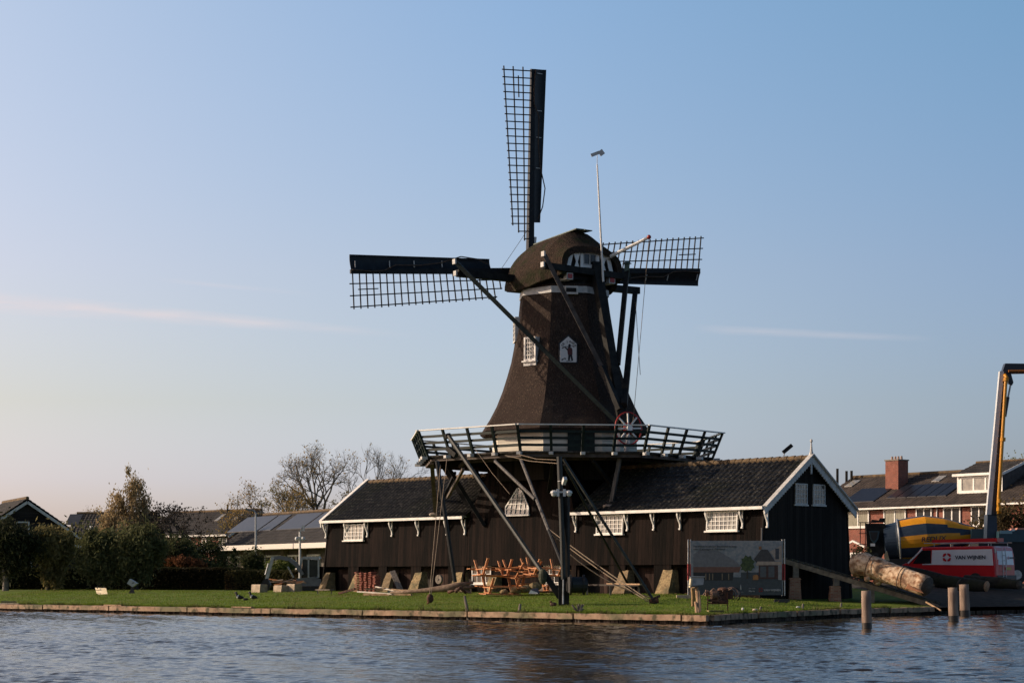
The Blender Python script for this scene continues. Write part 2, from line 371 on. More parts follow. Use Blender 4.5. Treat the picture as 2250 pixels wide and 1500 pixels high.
for x0,x1,y0,y1 in ((-400,400,-60,26),(-400,-17,26,y_mid),(17,400,26,y_mid),(-400,-31,y_mid,300),(31,400,y_mid,300),(-31,31,112,300)):
    cos_.append(np.array([(x0,y0,0),(x1,y0,0),(x1,y1,0),(x0,y1,0)],dtype=float)); qs.append(np.array([[base,base+1,base+2,base+3]])); base+=4
allv=np.vstack(cos_); qq=np.vstack(qs)
me=bpy.data.meshes.new('water')
me.vertices.add(len(allv)); me.vertices.foreach_set('co',allv.astype(np.float32).ravel())
me.loops.add(qq.size); me.loops.foreach_set('vertex_index',qq.ravel().astype(np.int32)); me.polygons.add(len(qq))
me.polygons.foreach_set('loop_start',np.arange(0,qq.size,4,dtype=np.int32)); me.polygons.foreach_set('loop_total',np.full(len(qq),4,dtype=np.int32))
me.polygons.foreach_set('use_smooth',np.ones(len(qq),dtype=bool)); me.update(calc_edges=True); me.validate(); me.materials.append(wm_)
wo_=bpy.data.objects.new('water',me); col.objects.link(wo_); wo_['kind']='structure'

# ================= quay =================
quay=thing('quay_wall','long timber edged bank wall along the canal, sunlit on its left run','quay',(-8,75.2,0))
beam_m=mat('quay_timber',(.22,.135,.085),.85,(.42,.29,.19),3,(1,1,1),.4,bscale=16,c3=(.14,.13,.07),contrast=(.3,.7))
specks(beam_m,(.07,.06,.03),3.5,.50,.66)
pile_m=boards('sheet_piling',(.010,.009,.008),(.10,.075,.058),ROT_SH,.16,c3=None)
def shore_seg(x0,x1,n):
    return [(x0+(x1-x0)*i/n,shore_y(x0+(x1-x0)*i/n)) for i in range(n+1)]
def qbeam(x0,x1,dz=0,rad=.0):
    p0=Vector((x0,shore_y(x0)-.06,.215+dz)); p1=Vector((x1,shore_y(x1)-.06,.215+dz))
    d=(p1-p0).normalized(); m=MB(); k=10; rg=random.Random(int(x0*7))
    rings=[]
    for i in range(k+1):
        c=p0.lerp(p1,i/k)+Vector((rg.uniform(-.012,.012),rg.uniform(-.012,.012),rg.uniform(-.012,.012)))
        sd=Vector((d.y,-d.x,0)); rings.append([c-sd*.09-V(0,0,.10),c+sd*.09-V(0,0,.10),c+sd*.09+V(0,0,.09),c-sd*.09+V(0,0,.10)])
    m.loft(rings); m.build('timber_beam',beam_m,quay)
def xpx(px):
    "x on the shoreline under a photo column"
    k=(px-1125)/FPX
    for (x0,y0),(x1,y1) in zip(SHORE,SHORE[1:]):
        a=(k*y0-x0)/((x1-x0)-k*(y1-y0))
        if 0<=a<=1 and (x0<6 or px>1560): return x0+(x1-x0)*a
    return 0
js=[-120,-10,98,243,415,598,800,1030,1262,1500,1556]
for a,c in zip(js,js[1:]): qbeam(xpx(a)+.03,xpx(c)-.03)
for a,c in ((1562,1660),(1662,1745),(1747,1840),(1842,1950),(1952,2050)): qbeam(xpx(a)+.03,xpx(c)-.02,dz=.02)
m=MB(); pts=[]
for x0,x1,n in ((-60,6.45,260),(6.45,17.6,50),(17.6,60,40)): pts+=shore_seg(x0,x1,n)
rg=random.Random(3)
for (x0,y0),(x1,y1) in zip(pts,pts[1:]):
    if x1-x0<.01: continue
    o=rg.uniform(0,.05); a=V(x0,y0+o+.01,-.5);c=V(x1,y1+o+.01,-.5)
    m.bar(a.lerp(c,.04)+V(0,0,.5),a.lerp(c,.96)+V(0,0,.5),.05,.30+rg.uniform(-.03,.03))
m.build('sheet_piling',pile_m,quay)

# ================= mill =================
A=Fr(2.56,94.3,.848,.53)     # cap frame: u = right across the cap, v = away along the windshaft (minus = tail)
def C(a,b,z): return A.p(b,-a,z)       # a towards the tail (camera), b to the right
AX,AY=2.56,94.3
def Pn(th,r,z): return Vector((AX+math.sin(R(th))*r,AY-math.cos(R(th))*r,z))
mill=thing('windmill','thatched dark windmill with gallery, four sails and tail beams beside the canal','windmill',(AX,AY,.8))
TH0=-17
def octring(r,z,sub=1):
    out=[]
    for k in range(8):
        p=Pn(TH0+45*k,r,z); q=Pn(TH0+45*(k+1),r,z)
        for j in range(sub): out.append(p.lerp(q,j/sub))
    return out
# thatched body
prof=[(8.50,4.22),(8.62,4.38),(8.80,4.25),(9.4,3.86),(10.04,3.50),(10.8,3.19),(11.5,2.95),(12.2,2.76),(12.9,2.61),(13.7,2.48),(14.4,2.38),(15.1,2.28),(15.72,2.20)]
m=MB(); rings=[]
for z,r in prof:
    ring=octring(r,z,6)
    out=[]
    for p in ring:
        d=Vector((p.x-AX,p.y-AY,0)); n=mnoise.noise(p*1.3)*.035+mnoise.noise(p*4)*.015
        l=d.length; out.append(p+d.normalized()*(n-.02*(l/r>.99)))
    rings.append(out)
m.loft(rings); m.build('tower',thatch,mill)
# white boarded foot under the thatch
boardw=boards('white_boarding',(.50,.46,.38),(.74,.68,.56),0,.22,horizontal=True)
m=MB(); m.loft([octring(3.72,7.30),octring(3.66,8.58)]); m.build('boarded_base',boardw,mill)
m=MB(); c=Pn(5.5,3.42,7.95); rt=Vector((math.cos(R(5.5)),math.sin(R(5.5)),0)); nn=Pn(5.5,1,0)-Pn(5.5,0,0)
m.obox(c+rt*.4+nn*.03,rt*1.3,nn*.06,V(0,0,1.1)); m.build('door',dgreen,mill)
# lower dark body below the gallery
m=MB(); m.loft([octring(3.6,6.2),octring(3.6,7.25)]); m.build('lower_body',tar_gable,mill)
# white band under the cap
m=MB(); m.loft([octring(2.30,15.28),octring(2.27,15.60)]); m.build('white_band',white_dull,mill)
m=MB(); m.loft([octring(2.05,15.5),octring(2.1,16.2)]); m.build('curb',blackwood,mill)
m=MB(); c=Pn(5.5,2.2,15.38); m.obox(c+rt*.1,rt*.62,nn*.2,V(0,0,.40)); fb=m.build('hatch_box',white_dull,mill)
m=MB(); m.obox(c+rt*.07+nn*.1,rt*.5,nn*.02,V(0,0,.2)); m.build('opening',blackwood,fb)
# cap
def arch(a,hw,zb,zt,n=26,pw=1.12):
    out=[]; bw=1.08
    if a>1.2: q_=min(1,(a-1.2)/1.2); pw=1.12-.62*q_; bw=1.08-.40*q_
    for k in range(n+1):
        f=PI*k/n; cx=math.cos(f); sx=max(0,math.sin(f))
        b=-hw*math.copysign(abs(cx)**bw,cx); z=zb+(zt-zb)*sx**pw
        p=C(a,b,z); q=mnoise.noise(p*1.6)*.05
        out.append(p+Vector((q,q,q)))
    return out
m=MB()
secs=[(-2.75,.9,16.5,17.1),(-2.6,1.5,16.1,17.5),(-2.1,2.15,15.75,18.15),(-1.4,2.44,15.58,18.30),(-.4,2.54,15.52,18.36),(.6,2.42,15.62,18.40),(1.3,2.25,15.80,18.38),(1.7,2.0,15.9,18.05),(2.15,1.82,16.0,17.68),(2.45,1.74,16.05,17.50)]
m.loft([arch(*s_) for s_ in secs],closed=False,cap=False)
inn=[arch(a,hw-.28,zb+.02,zt-.3) for a,hw,zb,zt in secs]
m.loft([r_[::-1] for r_ in inn],closed=False,cap=False)
for ra,rb in ((arch(*secs[-1]),inn[-1]),(inn[0],arch(*secs[0]))):
    m.loft([ra,rb],closed=False,cap=False)
o1=[arch(*s_) for s_ in secs]
m.loft([[r_[0] for r_ in o1],[r_[0] for r_ in inn]],closed=False,cap=False)
m.loft([[r_[-1] for r_ in inn],[r_[-1] for r_ in o1]],closed=False,cap=False)
cap=m.build('cap',thatch_cap,mill)
m=MB(); m.loft([[C(-2.3,b,15.75) for b in(-1.9,1.9)]+[C(-2.3,b,16.1) for b in(1.9,-1.9)],[C(2.1,b,15.95) for b in(-1.9,1.9)]+[C(2.1,b,16.3) for b in(1.9,-1.9)]]); m.build('cap_frame',blackwood,mill)
ridge_green=mat('ridge_board_green',(.05,.075,.055),.6,(.10,.13,.10),5)
m=MB(); m.bar(C(-2.15,-.14,18.24),C(1.7,-.14,18.44),.55,.05,mi=0); m.bar(C(-.6,.1,18.40),C(1.85,.22,18.40),.45,.04); m.build('ridge_board',ridge_green,cap)
# rear gable of the cap
m=MB(); g=[C(2.12,b,z) for b,z in((-1.6,15.9),(1.6,15.9),(1.6,16.8),(1.35,17.28),(0,17.42),(-1.35,17.28),(-1.6,16.8))]
m.prism(g,C(2.12,0,0)-C(2.2,0,0)); gab=m.build('cap_gable',blackwood,mill)
def gp(b,z,o=0): return C(2.22+o,b,z)
m=MB()
for b0,b1 in ((-1.24,-1.02),(1.02,1.24)):
    s_=1 if b0>0 else -1
    m.prism([gp(b0+ .16*s_,16.25),gp(b1+.16*s_,16.25),gp(b1-.1*s_,17.28),gp(b0-.1*s_,17.28)],C(2.26,0,0)-C(2.2,0,0))
for b0,b1 in ((-.55,-.38),(.38,.55)): m.prism([gp(b0,16.15),gp(b1,16.15),gp(b1,17.2),gp(b0,17.2)],C(2.26,0,0)-C(2.2,0,0))
m.prism([gp(-1.12,17.2),gp(1.12,17.2),gp(1.0,17.32),gp(-1.0,17.32)],C(2.26,0,0)-C(2.2,0,0))
m.prism([gp(-.38,16.5),gp(.38,16.5),gp(.38,16.62),gp(-.38,16.62)],C(2.26,0,0)-C(2.2,0,0))
m.build('gable_trim',white,gab)
for bc in (-.77,.77):
    m=MB(); o=.05
    for zt,zb in ((17.18,16.72),(16.26,16.72)):
        m.prism([gp(bc-.2,zt,o),gp(bc+.2,zt,o),gp(bc+.05,zb,o),gp(bc-.05,zb,o)],C(2.23,0,0)-C(2.2,0,0))
    m.build('painted_shutter',white,gab)
m=MB(); 
for b in(-.36,0,.36): m.bar(gp(b,16.62,.05),gp(b,17.18,.05),.05,.05)
for z in(16.64,17.16): m.bar(gp(-.36,z,.052),gp(.36,z,.052),.05,.05)
fw=m.build('window',white_dull,gab); m=MB(); m.prism([gp(-.36,16.62,.02),gp(.36,16.62,.02),gp(.36,17.18,.02),gp(-.36,17.18,.02)],C(2.21,0,0)-C(2.2,0,0)); m.build('pane',glass_dark,fw)
for b in(-1.35,1.3):
    m=MB(); m.bar(C(1.3,b*.93,15.98),C(2.42,b*.93,15.98),.36,.32); o=m.build('beam_end',white_dull,mill)
    m=MB(); m.bar(C(2.42,b*.93,15.98),C(2.45,b*.93,15.98),.25,.21); m.build('red_panel',redp,o)
# tail: spars, pole, braces
FOOT=C(5.05,.05,8.45)
m=MB(); m.bar(C(-1,-5.5,16.22),C(-1,5.25,16.22),.30,.34); m.build('cross_beam',blackwood,mill)
m=MB(); m.bar(C(2.4,-2.75,16.36),C(2.4,2.25,16.2),.26,.3); m.build('cross_beam',blackwood,mill)
m=MB(); m.bar(C(2.2,.35,16.75),FOOT,.46,.42,w1=.34,h1=.34); m.build('tail_pole',blackwood,mill)
def brace(p,q,w=.2,h=.2,mt=None,name='tail_brace',w1=None):
    m=MB(); m.bar(p,q,w,h,w1=w1,h1=w1); return m.build(name,mt or blackwood,mill)
brace(C(-.95,-5.62,16.72),FOOT+V(-.3,0,.35),.20,.20,dgreen,w1=.18)
brace(C(-.95,5.0,16.1),FOOT+V(.0,.05,1.2),.24,.24,w1=.3)
brace(C(2.45,-2.72,16.85),C(3.9,-.45,11.55),.2,.2,mat('brace_brown',(.03,.026,.024),.6,(.07,.06,.055),4))
brace(C(3.9,-.45,11.55),FOOT+V(-.2,0,1),.28,.24)
brace(C(2.4,2.1,16.5),C(4.05,.4,11.7),.22,.22)
for p in (C(-1,-5.62,16.2),C(2.4,-2.8,16.4),C(-.95,-5.7,16.75),C(2.45,-2.8,16.9)):
    m=MB(); m.obox(p,A.u*.08,A.v*.26,V(0,0,.24)); m.build('end_cap',white_dull,mill)
m=MB(); m.bar(C(2.4,2.1,16.2),C(2.4,2.1,16.85),.24,.24); m.loft([[C(2.4+a,2.1+b,16.85) for a,b in((-.18,-.18),(.18,-.18),(.18,.18),(-.18,.18))],[C(2.4+a,2.1+b,17.0) for a,b in((-.02,-.02),(.02,-.02),(.02,.02),(-.02,.02))]]); m.build('post_head',ridge_green,mill)
# capstan wheel
whc=FOOT+V(0,-.25,.2)*1; wc=C(5.3,.12,8.55)
dirt=(C(1,0,0)-C(0,0,0)).normalized()
whl=MB(); whl.torus(wc,dirt,.76,.035,32,6); wheel=whl.build('capstan_wheel',redp,mill,smooth=True)
m=MB(); m.torus(wc,dirt,.25,.03,20,6); m.torus(wc,dirt,.17,.03,20,6); m.build('inner_rim',redp,wheel)
e1=A.u; 
for k in range(8):
    a=PI/8*0+k*PI/4+.05; d=e1*math.cos(a)+V(0,0,1)*math.sin(a)
    m=MB(); m.bar(wc+d*.15,wc+d*.72,.065,.05,up=dirt); m.build('spoke',white,wheel)
m=MB(); m.tube([wc-dirt*.35,wc+dirt*.14],[.16,.16],14); m.build('hub',white,wheel)
m=MB(); m.bar(wc+V(0,0,-.3),C(5.1,.12,7.37),.16,.16); m.bar(C(5.0,-.25,8.4),C(5.0,-.25,7.37),.14,.14); m.build('capstan_post',white_dull,mill)
# flag pole and hoist spar at the rear of the cap
m=MB(); m.tube([C(2.75,.45,15.8),C(2.75,.1,21.4)],[.055,.035],8); fp=m.build('flag_pole',white,mill)
top=C(2.75,.1,21.4); m=MB(); m.tube([top,top+V(0,0,.45)],.015,5); m.bar(top+V(-.3,-.1,.42),top+V(.12,0,.60),.02,.16); m.bar(top+V(.10,0,.50),top+V(.3,.05,.66),.02,.26); m.build('weather_vane',white_dull,fp)
m=MB(); m.tube([C(2.1,.95,17.0),C(4.2,2.05,17.85)],[.10,.075],8); sp_=m.build('hoist_spar',white,mill); m=MB(); m.sphere(C(4.25,2.08,17.88),.11); m.build('red_tip',redp,sp_)
# ropes of the tail
for p,q in ((C(4.25,2.08,17.8),Pn(35.5,5.4,8.9)),(C(.2,4.2,15.4),C(3.1,2.4,11.4))):
    m=MB(); mid=p.lerp(q,.5)+V(0,0,-.05); m.tube([p,mid,q],.014,4); m.build('rope',rope_m,mill)

# sails
HUB=C(-2.95,0,17.06)+V(-.04,0,0); BR=V(math.cos(R(27)),math.sin(R(27)),0); NS_=V(-math.sin(R(27)),math.cos(R(27)),0)
UP=(V(0,0,1)*math.cos(R(10))-NS_*math.sin(R(10))); N=(NS_*math.cos(R(10))+V(0,0,1)*math.sin(R(10)))
def sail(ang,zoff):
    d=BR*math.cos(ang)+UP*math.sin(ang); l=BR*math.cos(ang+PI/2)+UP*math.sin(ang+PI/2)
    hub=HUB+N*zoff
    m=MB(); m.bar(hub-d*.2,hub+d*9.9,.34,.30,up=N,w1=.20,h1=.16); st=m.build('sail_stock',sailm,mill)
    # lattice, twisted along the arm
    def P(r,c):
        tau=R(22-17*(r-2)/8.2); return hub+d*r+(l*math.cos(tau)-N*math.sin(tau))*c-N*.02
    m=MB(); n=21
    for k in range(n+1):
        r=2.35+(9.80-2.35)*k/n; wdt=1.34+.36*k/n
        m.bar(P(r,-.1),P(r,wdt+.10),.055,.045,up=N)
    for k,(r,c1) in enumerate(((1.97,.95),(1.6,.5))): m.bar(P(r,-.1),P(r,c1),.055,.045,up=N)
    for f,r0 in ((1,2.25),(.68,1.9),(.34,1.5)):
        pts=[P(r0+(9.98-r0)*i/8,(1.34+.36*max(0,(r0+(9.98-r0)*i/8-2.35)/7.73))*f) for i in range(9)]
        for p,q in zip(pts,pts[1:]): m.bar(p,q,.055,.045,up=N)
    m.bar(P(8.5,.82),P(9.55,.85),.05,.04,up=N)
    m.build('sail_lattice',sailm,st)
    # streamlined board on the leading side, a curved plank shell
    m=MB(); rings=[]
    for i in range(12):
        f=i/11; r=2.4+(9.9-2.4)*f; ww=.50+.22*f; prof=[]
        for j in range(7):
            g=j/6; prof.append(hub+d*r-l*(.10+ww*g)+N*(.20*math.sin(g*PI*.62)-.10)*1.0)
        back=[p+N*.035 for p in reversed(prof)]
        rings.append(prof+back)
    m.loft(rings); bo=m.build('leading_board',sailm,st,smooth=False)
    for r in (5.1,6.6,7.9,9.7):
        m=MB(); m.bar(hub+d*r-l*.2-N*.14,hub+d*(r-.02)-l*.52-N*.05,.04,.03,up=N); m.build('strap',white_dull,bo)
    m=MB(); pts=[hub+d*r-l*c-N*.16 for r,c in ((9.85,.1),(8.9,.02),(8.2,.05),(7.6,.32),(6.3,.30),(5.2,.42),(4.1,.72),(3.2,.60),(2.6,.35))]; m.tube(pts,.03,5); m.build('furled_sail_cord',mat('furled_canvas',(.045,.032,.026),.9,(.09,.065,.05),6),st)
SA=R(4.3)
sail(PI/2+SA,.12); sail(-PI/2+SA,.12); sail(PI+SA,-.22); sail(SA,-.22)
m=MB(); m.tube([HUB-N*.6,HUB+N*.5],[.38,.32],12); m.build('windshaft_head',blackwood,mill)
m=MB(); m.bar(HUB+UP*1.52+N*.12-BR*.22,HUB+UP*1.52+N*.12+BR*.22,.38,.07,up=N); m.build('stock_wedge',white,mill)
m=MB(); m.tube([HUB-BR*.25+UP*2.2,C(-2.5,-2.1,16.9)],.012,4); m.build('rope',rope_m,mill)

# gallery
RF,RT=7.42,7.92; ZF,ZT=7.33,8.47
gal_floor=boards('gallery_deck',(.03,.028,.026),(.09,.08,.07),0,.25)
m=MB(); o_=octring(RF,ZF); i_=octring(3.6,ZF); o2=octring(RF,ZF-.08); i2=octring(3.6,ZF-.08)
m.loft([o_,i_],cap=False); m.loft([i2,o2],cap=False); m.loft([o2,o_],cap=False); m.build('gallery_floor',gal_floor,mill)
def pt(k,f,r,z):
    a=Pn(TH0+45*k,r,z); b_=Pn(TH0+45*(k+1),r,z); return a.lerp(b_,f)
lowm=blackwood
m=MB()
for k in range(8):
    m.bar(pt(k,-.0,RF-.25,ZF-.18),pt(k,1.0,RF-.25,ZF-.18),.14,.18)
    m.bar(pt(k,0,RF-2.0,ZF-.2),pt(k,1,RF-2.0,ZF-.2),.14,.2)
m.build('ring_beam',mat('ring_beam_brown',(.05,.038,.03),.7,(.11,.085,.07),3),mill)
for k in range(8):
    for j in range(4):
        f=j/4; n_=(pt(k,f,2,0)-Vector((AX,AY,0))).normalized()
        a=pt(k,f,RF+.02,ZF-.02); b_=pt(k,f,RT,ZT)
        m=MB(); m.bar(a-(b_-a)*.12,b_,.12,.10,up=n_); m.build('railing_post',dgreen,mill)
        m=MB(); c=pt(k,f,RF+.06,ZF-.115); c2=pt(k,f,3.9,ZF-.115); m.bar(c2,c,.13,.12); m.build('joist',blackwood,mill)
        m=MB(); m.bar(pt(k,f,RF+.061,ZF-.115),pt(k,f,RF+.36,ZF-.115),.19,.135); m.build('joist_end',white_dull,mill)
for k in range(8):
    for fr in (.25,.52,.78):
        r=RF+(RT-RF)*fr+.0; z=ZF+(ZT-ZF)*fr-.02
        m=MB(); m.bar(pt(k,-.008,r-.02,z),pt(k,1.008,r-.02,z),.035,.12); m.build('guard_rail',dgreen,mill)
    m=MB(); m.bar(pt(k,-.02,RT+.0,ZT+.03),pt(k,1.02,RT+.0,ZT+.03),.17,.05); m.build('handrail',white,mill)
# struts under the gallery
brownb=mat('brown_strut',(.07,.055,.042),.75,(.13,.105,.08),5)
for (x0,y0,Y0),(x1,y1,Y1),w_,mt in (((949,1016,91.5),(957,1128,96.3),.19,brownb),((966,1030,93),(962,1100,98),.13,blackwood),((1018,1030,89.5),(984,1092,95.5),.13,brownb),((1000,1038,94),(972,1098,97),.12,blackwood),
    ((1362,1006,88.3),(1342,1110,88.5),.17,greybeam),((1303,1012,88),(1340,1060,89.5),.14,blackwood),((1088,1010,88),(1150,1075,91),.13,blackwood),((1215,1012,88),(1205,1080,91),.14,blackwood)):
    m=MB(); m.bar(W(x0,y0,Y0),W(x1,y1,Y1),w_,w_); m.build('gallery_strut',mt,mill)
for px,py,Y in ((955,1130,96.1),(1338,1112,88.3)):
    m=MB(); c=W(px,py,Y); m.sphere(c,(.3,.2,.12),8,6); m.build('mortar_collar',mat('mortar',(.2,.16,.13),.9,(.3,.25,.2),8),mill)
for k in (2,3,4,5,6):
    for f in (0,.5):
        m=MB(); m.bar(pt(k,f,6.3,ZF-.2),pt(k,f,4.25,4.1),.18,.18); m.build('gallery_strut',blackwood,mill)
# front wall of the mill base between the sheds
m=MB()
def sh(s_,t_,z): return SH.p(s_,t_,z)
# upper part of the base wall
m.loft([[sh(-5.1,.18,2.12),sh(2.26,.18,2.12),sh(2.26,6.4,2.12),sh(-5.1,6.4,2.12)],[sh(-5.05,.28,4.5),sh(2.2,.28,4.5),sh(2.2,6.2,4.5),sh(-5.05,6.2,4.5)],[sh(-3.9,.70,7.15),sh(1.1,.70,7.15),sh(1.1,5.8,7.15),sh(-3.9,5.8,7.15)]])
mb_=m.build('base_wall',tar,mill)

# ---- windows ----
def window(parent,o,rt,up,w_,h_,nx,ny,fm,pm,name='window',fw=.06,bar=.028,sill=.0,dep=.07,sillm=None,taper=None):
    rt=Vector(rt).normalized(); up=Vector(up).normalized(); n=rt.cross(up).normalized(); o=Vector(o)
    m=MB()
    def b(p0,p1,w1,d1): m.bar(p0+n*d1/2,p1+n*d1/2,w1,d1,up=n)
    b(o+up*fw/2,o+rt*w_+up*fw/2,fw,dep); b(o+up*(h_-fw/2),o+rt*w_+up*(h_-fw/2),fw,dep)
    b(o+rt*fw/2+up*fw,o+rt*fw/2+up*(h_-fw),fw,dep-.004); b(o+rt*(w_-fw/2)+up*fw,o+rt*(w_-fw/2)+up*(h_-fw),fw,dep-.004)
    for i in range(1,nx): x=fw+(w_-2*fw)*i/nx; b(o+rt*x+up*fw,o+rt*x+up*(h_-fw),bar,dep-.02)
    for i in range(1,ny): z=fw+(h_-2*fw)*i/ny; b(o+rt*fw+up*z,o+rt*(w_-fw)+up*z,bar,dep-.015)
    f=m.build(name,fm,parent)
    m=MB(); m.obox(o+rt*w_/2+up*h_/2+n*.022,rt*(w_-fw*1.6),up*(h_-fw*1.6),n*.012); m.build('pane',pm,f)
    if sill:
        m=MB(); m.obox(o+rt*w_/2-up*.035+n*(sill/2-.01),rt*(w_+.14),up*.065,n*sill); m.build('sill',sillm or fm,f)
    return f
# tower windows
fd=-39.5; nn2=(Pn(fd,1,0)-Pn(fd,0,0)); rt2=Vector((math.cos(R(fd)),math.sin(R(fd)),0))
o=Pn(fd,2.62,12.0)-rt2*.34
wf=window(mill,o,rt2,V(0,0,1),.72,1.14,4,5,white,glass_pale,sill=.2,dep=.10,fw=.09)
m=MB(); m.obox(o+rt2*.36-nn2*.28+V(0,0,.57),rt2*.72,nn2*.5,V(0,0,1.14)); m.build('dormer_cheek',white_dull,wf)
m=MB(); m.obox(o+rt2*.36-V(0,0,.14)-nn2*.06,rt2*.78,nn2*.3,V(0,0,.2)); m.build('apron',white_dull,wf)
fd3=-84.5; nn3=(Pn(fd3,1,0)-Pn(fd3,0,0)); rt3=Vector((math.cos(R(fd3)),math.sin(R(fd3)),0))
o=Pn(fd3,2.42,13.1)-rt3*.5
wf=window(mill,o,rt3,V(0,0,1),1.0,1.2,4,5,white,glass_pale,dep=.06)
m=MB(); m.obox(o+rt3*.5-nn3*.2+V(0,0,.6),rt3*1.0,nn3*.38,V(0,0,1.2)); m.build('dormer_cheek',white_dull,wf)
# ---- triangular-topped window in the base wall ----
def sxz(px,py,t):
    s_=SH.s_at(px,t); return s_,SH.z_at(py,s_,t)
def bt(z): return .28+(z-4.5)*(.42/2.65) if z>4.5 else .18+(z-2.12)*.1/2.38
poly=[(1112,1130),(1162,1130),(1162,1113),(1146,1073),(1138,1073),(1112,1114)]
pp=[]
for px,py in poly:
    z=4.5
    for _ in range(4): s_,z=sxz(px,py,bt(z)-.05)
    pp.append((s_,z))
def wp(s_,z,o=0): return SH.p(s_,bt(z)-.05-o,z)
m=MB(); m.prism([wp(a,b_) for a,b_ in pp],SH.v*.04); 
pane=m
m=MB()
for (a,b_),(c,d) in zip(pp,pp[1:]+pp[:1]): m.bar(wp(a,b_,.03),wp(c,d,.03),.06,.05,up=SH.v)
zs=sorted(set([pp[0][1]])); z0,z1=pp[0][1],pp[3][1]; s0,s1=pp[0][0],pp[1][0]
def wid(z):
    zz=pp[5][1]
    if z<zz: return s0,s1
    f=(z-zz)/(z1-zz); return s0+(pp[4][0]-s0)*f,s1+(pp[3][0]-s1)*f
for i in range(1,5):
    z=z0+(z1-z0)*i/5; a,b_=wid(z); m.bar(wp(a,z,.03),wp(b_,z,.03),.03,.04,up=SH.v)
for i in range(1,5):
    s_=s0+(s1-s0)*i/5
    zt=z0
    while zt<z1 and wid(zt)[0]<=s_<=wid(zt)[1]: zt+=.02
    m.bar(wp(s_,z0,.03),wp(s_,zt,.03),.03,.04,up=SH.v)
tw=m.build('window',white,mb_); pane.build('pane',glass_pale,tw)
m=MB(); m.bar(wp(s0-.08,z0-.05,.05),wp(s1+.08,z0-.05,.05),.1,.07); m.build('sill',white,tw)
# ---- name sign on the tower ----
fd=5.5; nS=(Pn(fd,1,0)-Pn(fd,0,0)); rS=Vector((math.cos(R(fd)),math.sin(R(fd)),0))
so=Pn(fd,2.66,11.86)+rS*-.12
sw,shh=.84,1.25
def sg(x,z,o=0): return so+rS*x+V(0,0,z)+nS*o
def poly_part(name,pts,o,th,m_,parent):
    mm=MB(); mm.prism([sg(x,z,o) for x,z in pts],nS*-th); return mm.build(name,m_,parent)
frame=[(-.46,-.04),(.46,-.04),(.46,.92),(0,1.33),(-.46,.92)]
sign=poly_part('name_sign',frame,0,.3,mat('sign_frame',(.012,.013,.018),.5),mill)
poly_part('panel',[(-.37,0),(.37,0),(.40,.03),(.40,.88),(0,1.235),(-.40,.88),(-.40,.03)],.03,.02,mat('sign_white',(.62,.62,.62),.5),sign)
mm=MB(); ink=mat('sign_ink',(.012,.010,.016),.6); cloak=mat('sign_cloak',(.07,.015,.018),.6)
def ip(pts,o=.036,mi=0): mm.prism([sg(x,z,o) for x,z in pts],nS*-.004,mi)
ip([(-.02,.10),(.0,.36),(.18,.36),(.23,.08),(.15,.08),(.10,.28),(.07,.08),(-.02,.08)])
ip([(-.10,.055),(.20,.085),(.20,.06),(-.10,.03)])
ip([(-.02,.35),(-.06,.62),(.0,.70),(.16,.69),(.20,.60),(.20,.36)],.037,1)
ip([(.0,.70),(.0,.83),(.04,.87),(.09,.87),(.12,.83),(.11,.70)])
ip([(-.05,.56),(-.17,.68),(-.13,.72),(-.0,.62)],.038)
ip([(-.30,.64),(-.15,.72),(.0,.72),(.0,.75),(-.16,.76),(-.31,.69)],.039)
ip([(.10,.74),(.20,.78),(.27,.76),(.24,.70),(.27,.77),(.20,.80),(.10,.76)],.039)
ip([(-.34,.10),(-.30,.16),(-.25,.15),(-.22,.19),(-.14,.20),(-.11,.17),(-.12,.10),(-.14,.15),(-.22,.15),(-.28,.08)],.037)
mm.build('hunter_and_dog',[ink,cloak],sign)
def text(s,size,o,rt,up,m_,parent,name='lettering',align='LEFT',ext=.004,bold=0,sx=1):
    cu=bpy.data.curves.new('t','FONT'); cu.body=s; cu.size=size; cu.align_x=align; cu.extrude=ext; cu.offset=bold; cu.resolution_u=2
    to=bpy.data.objects.new('t',cu); me=bpy.data.meshes.new_from_object(to)
    rt=Vector(rt).normalized(); up=Vector(up).normalized(); n=rt.cross(up)
    off=ROOT[parent.name]; o=Vector(o)-off
    for v in me.vertices:
        c=v.co.copy(); v.co=o+rt*c.x*sx+up*c.y+n*c.z
    me.name=name; me.materials.clear(); me.materials.append(m_)
    ob=bpy.data.objects.new(name,me); col.objects.link(ob); ob.parent=parent; ROOT[ob.name]=off
    bpy.data.objects.remove(to); bpy.data.curves.remove(cu); return ob
for i,ch in enumerate('DE JAGER'):
    if ch==' ': continue
    a=R(158-136*i/7); c=(.02+.32*math.cos(a),.68+.30*math.sin(a)); 
    r_=(rS*math.sin(a)-V(0,0,1)*math.cos(a)); u_=(rS*math.cos(a)+V(0,0,1)*math.sin(a))
    text(ch,.15,sg(c[0],c[1],.037)-r_*.04-u_*.04,r_,u_,ink,sign,'letter',bold=.002)
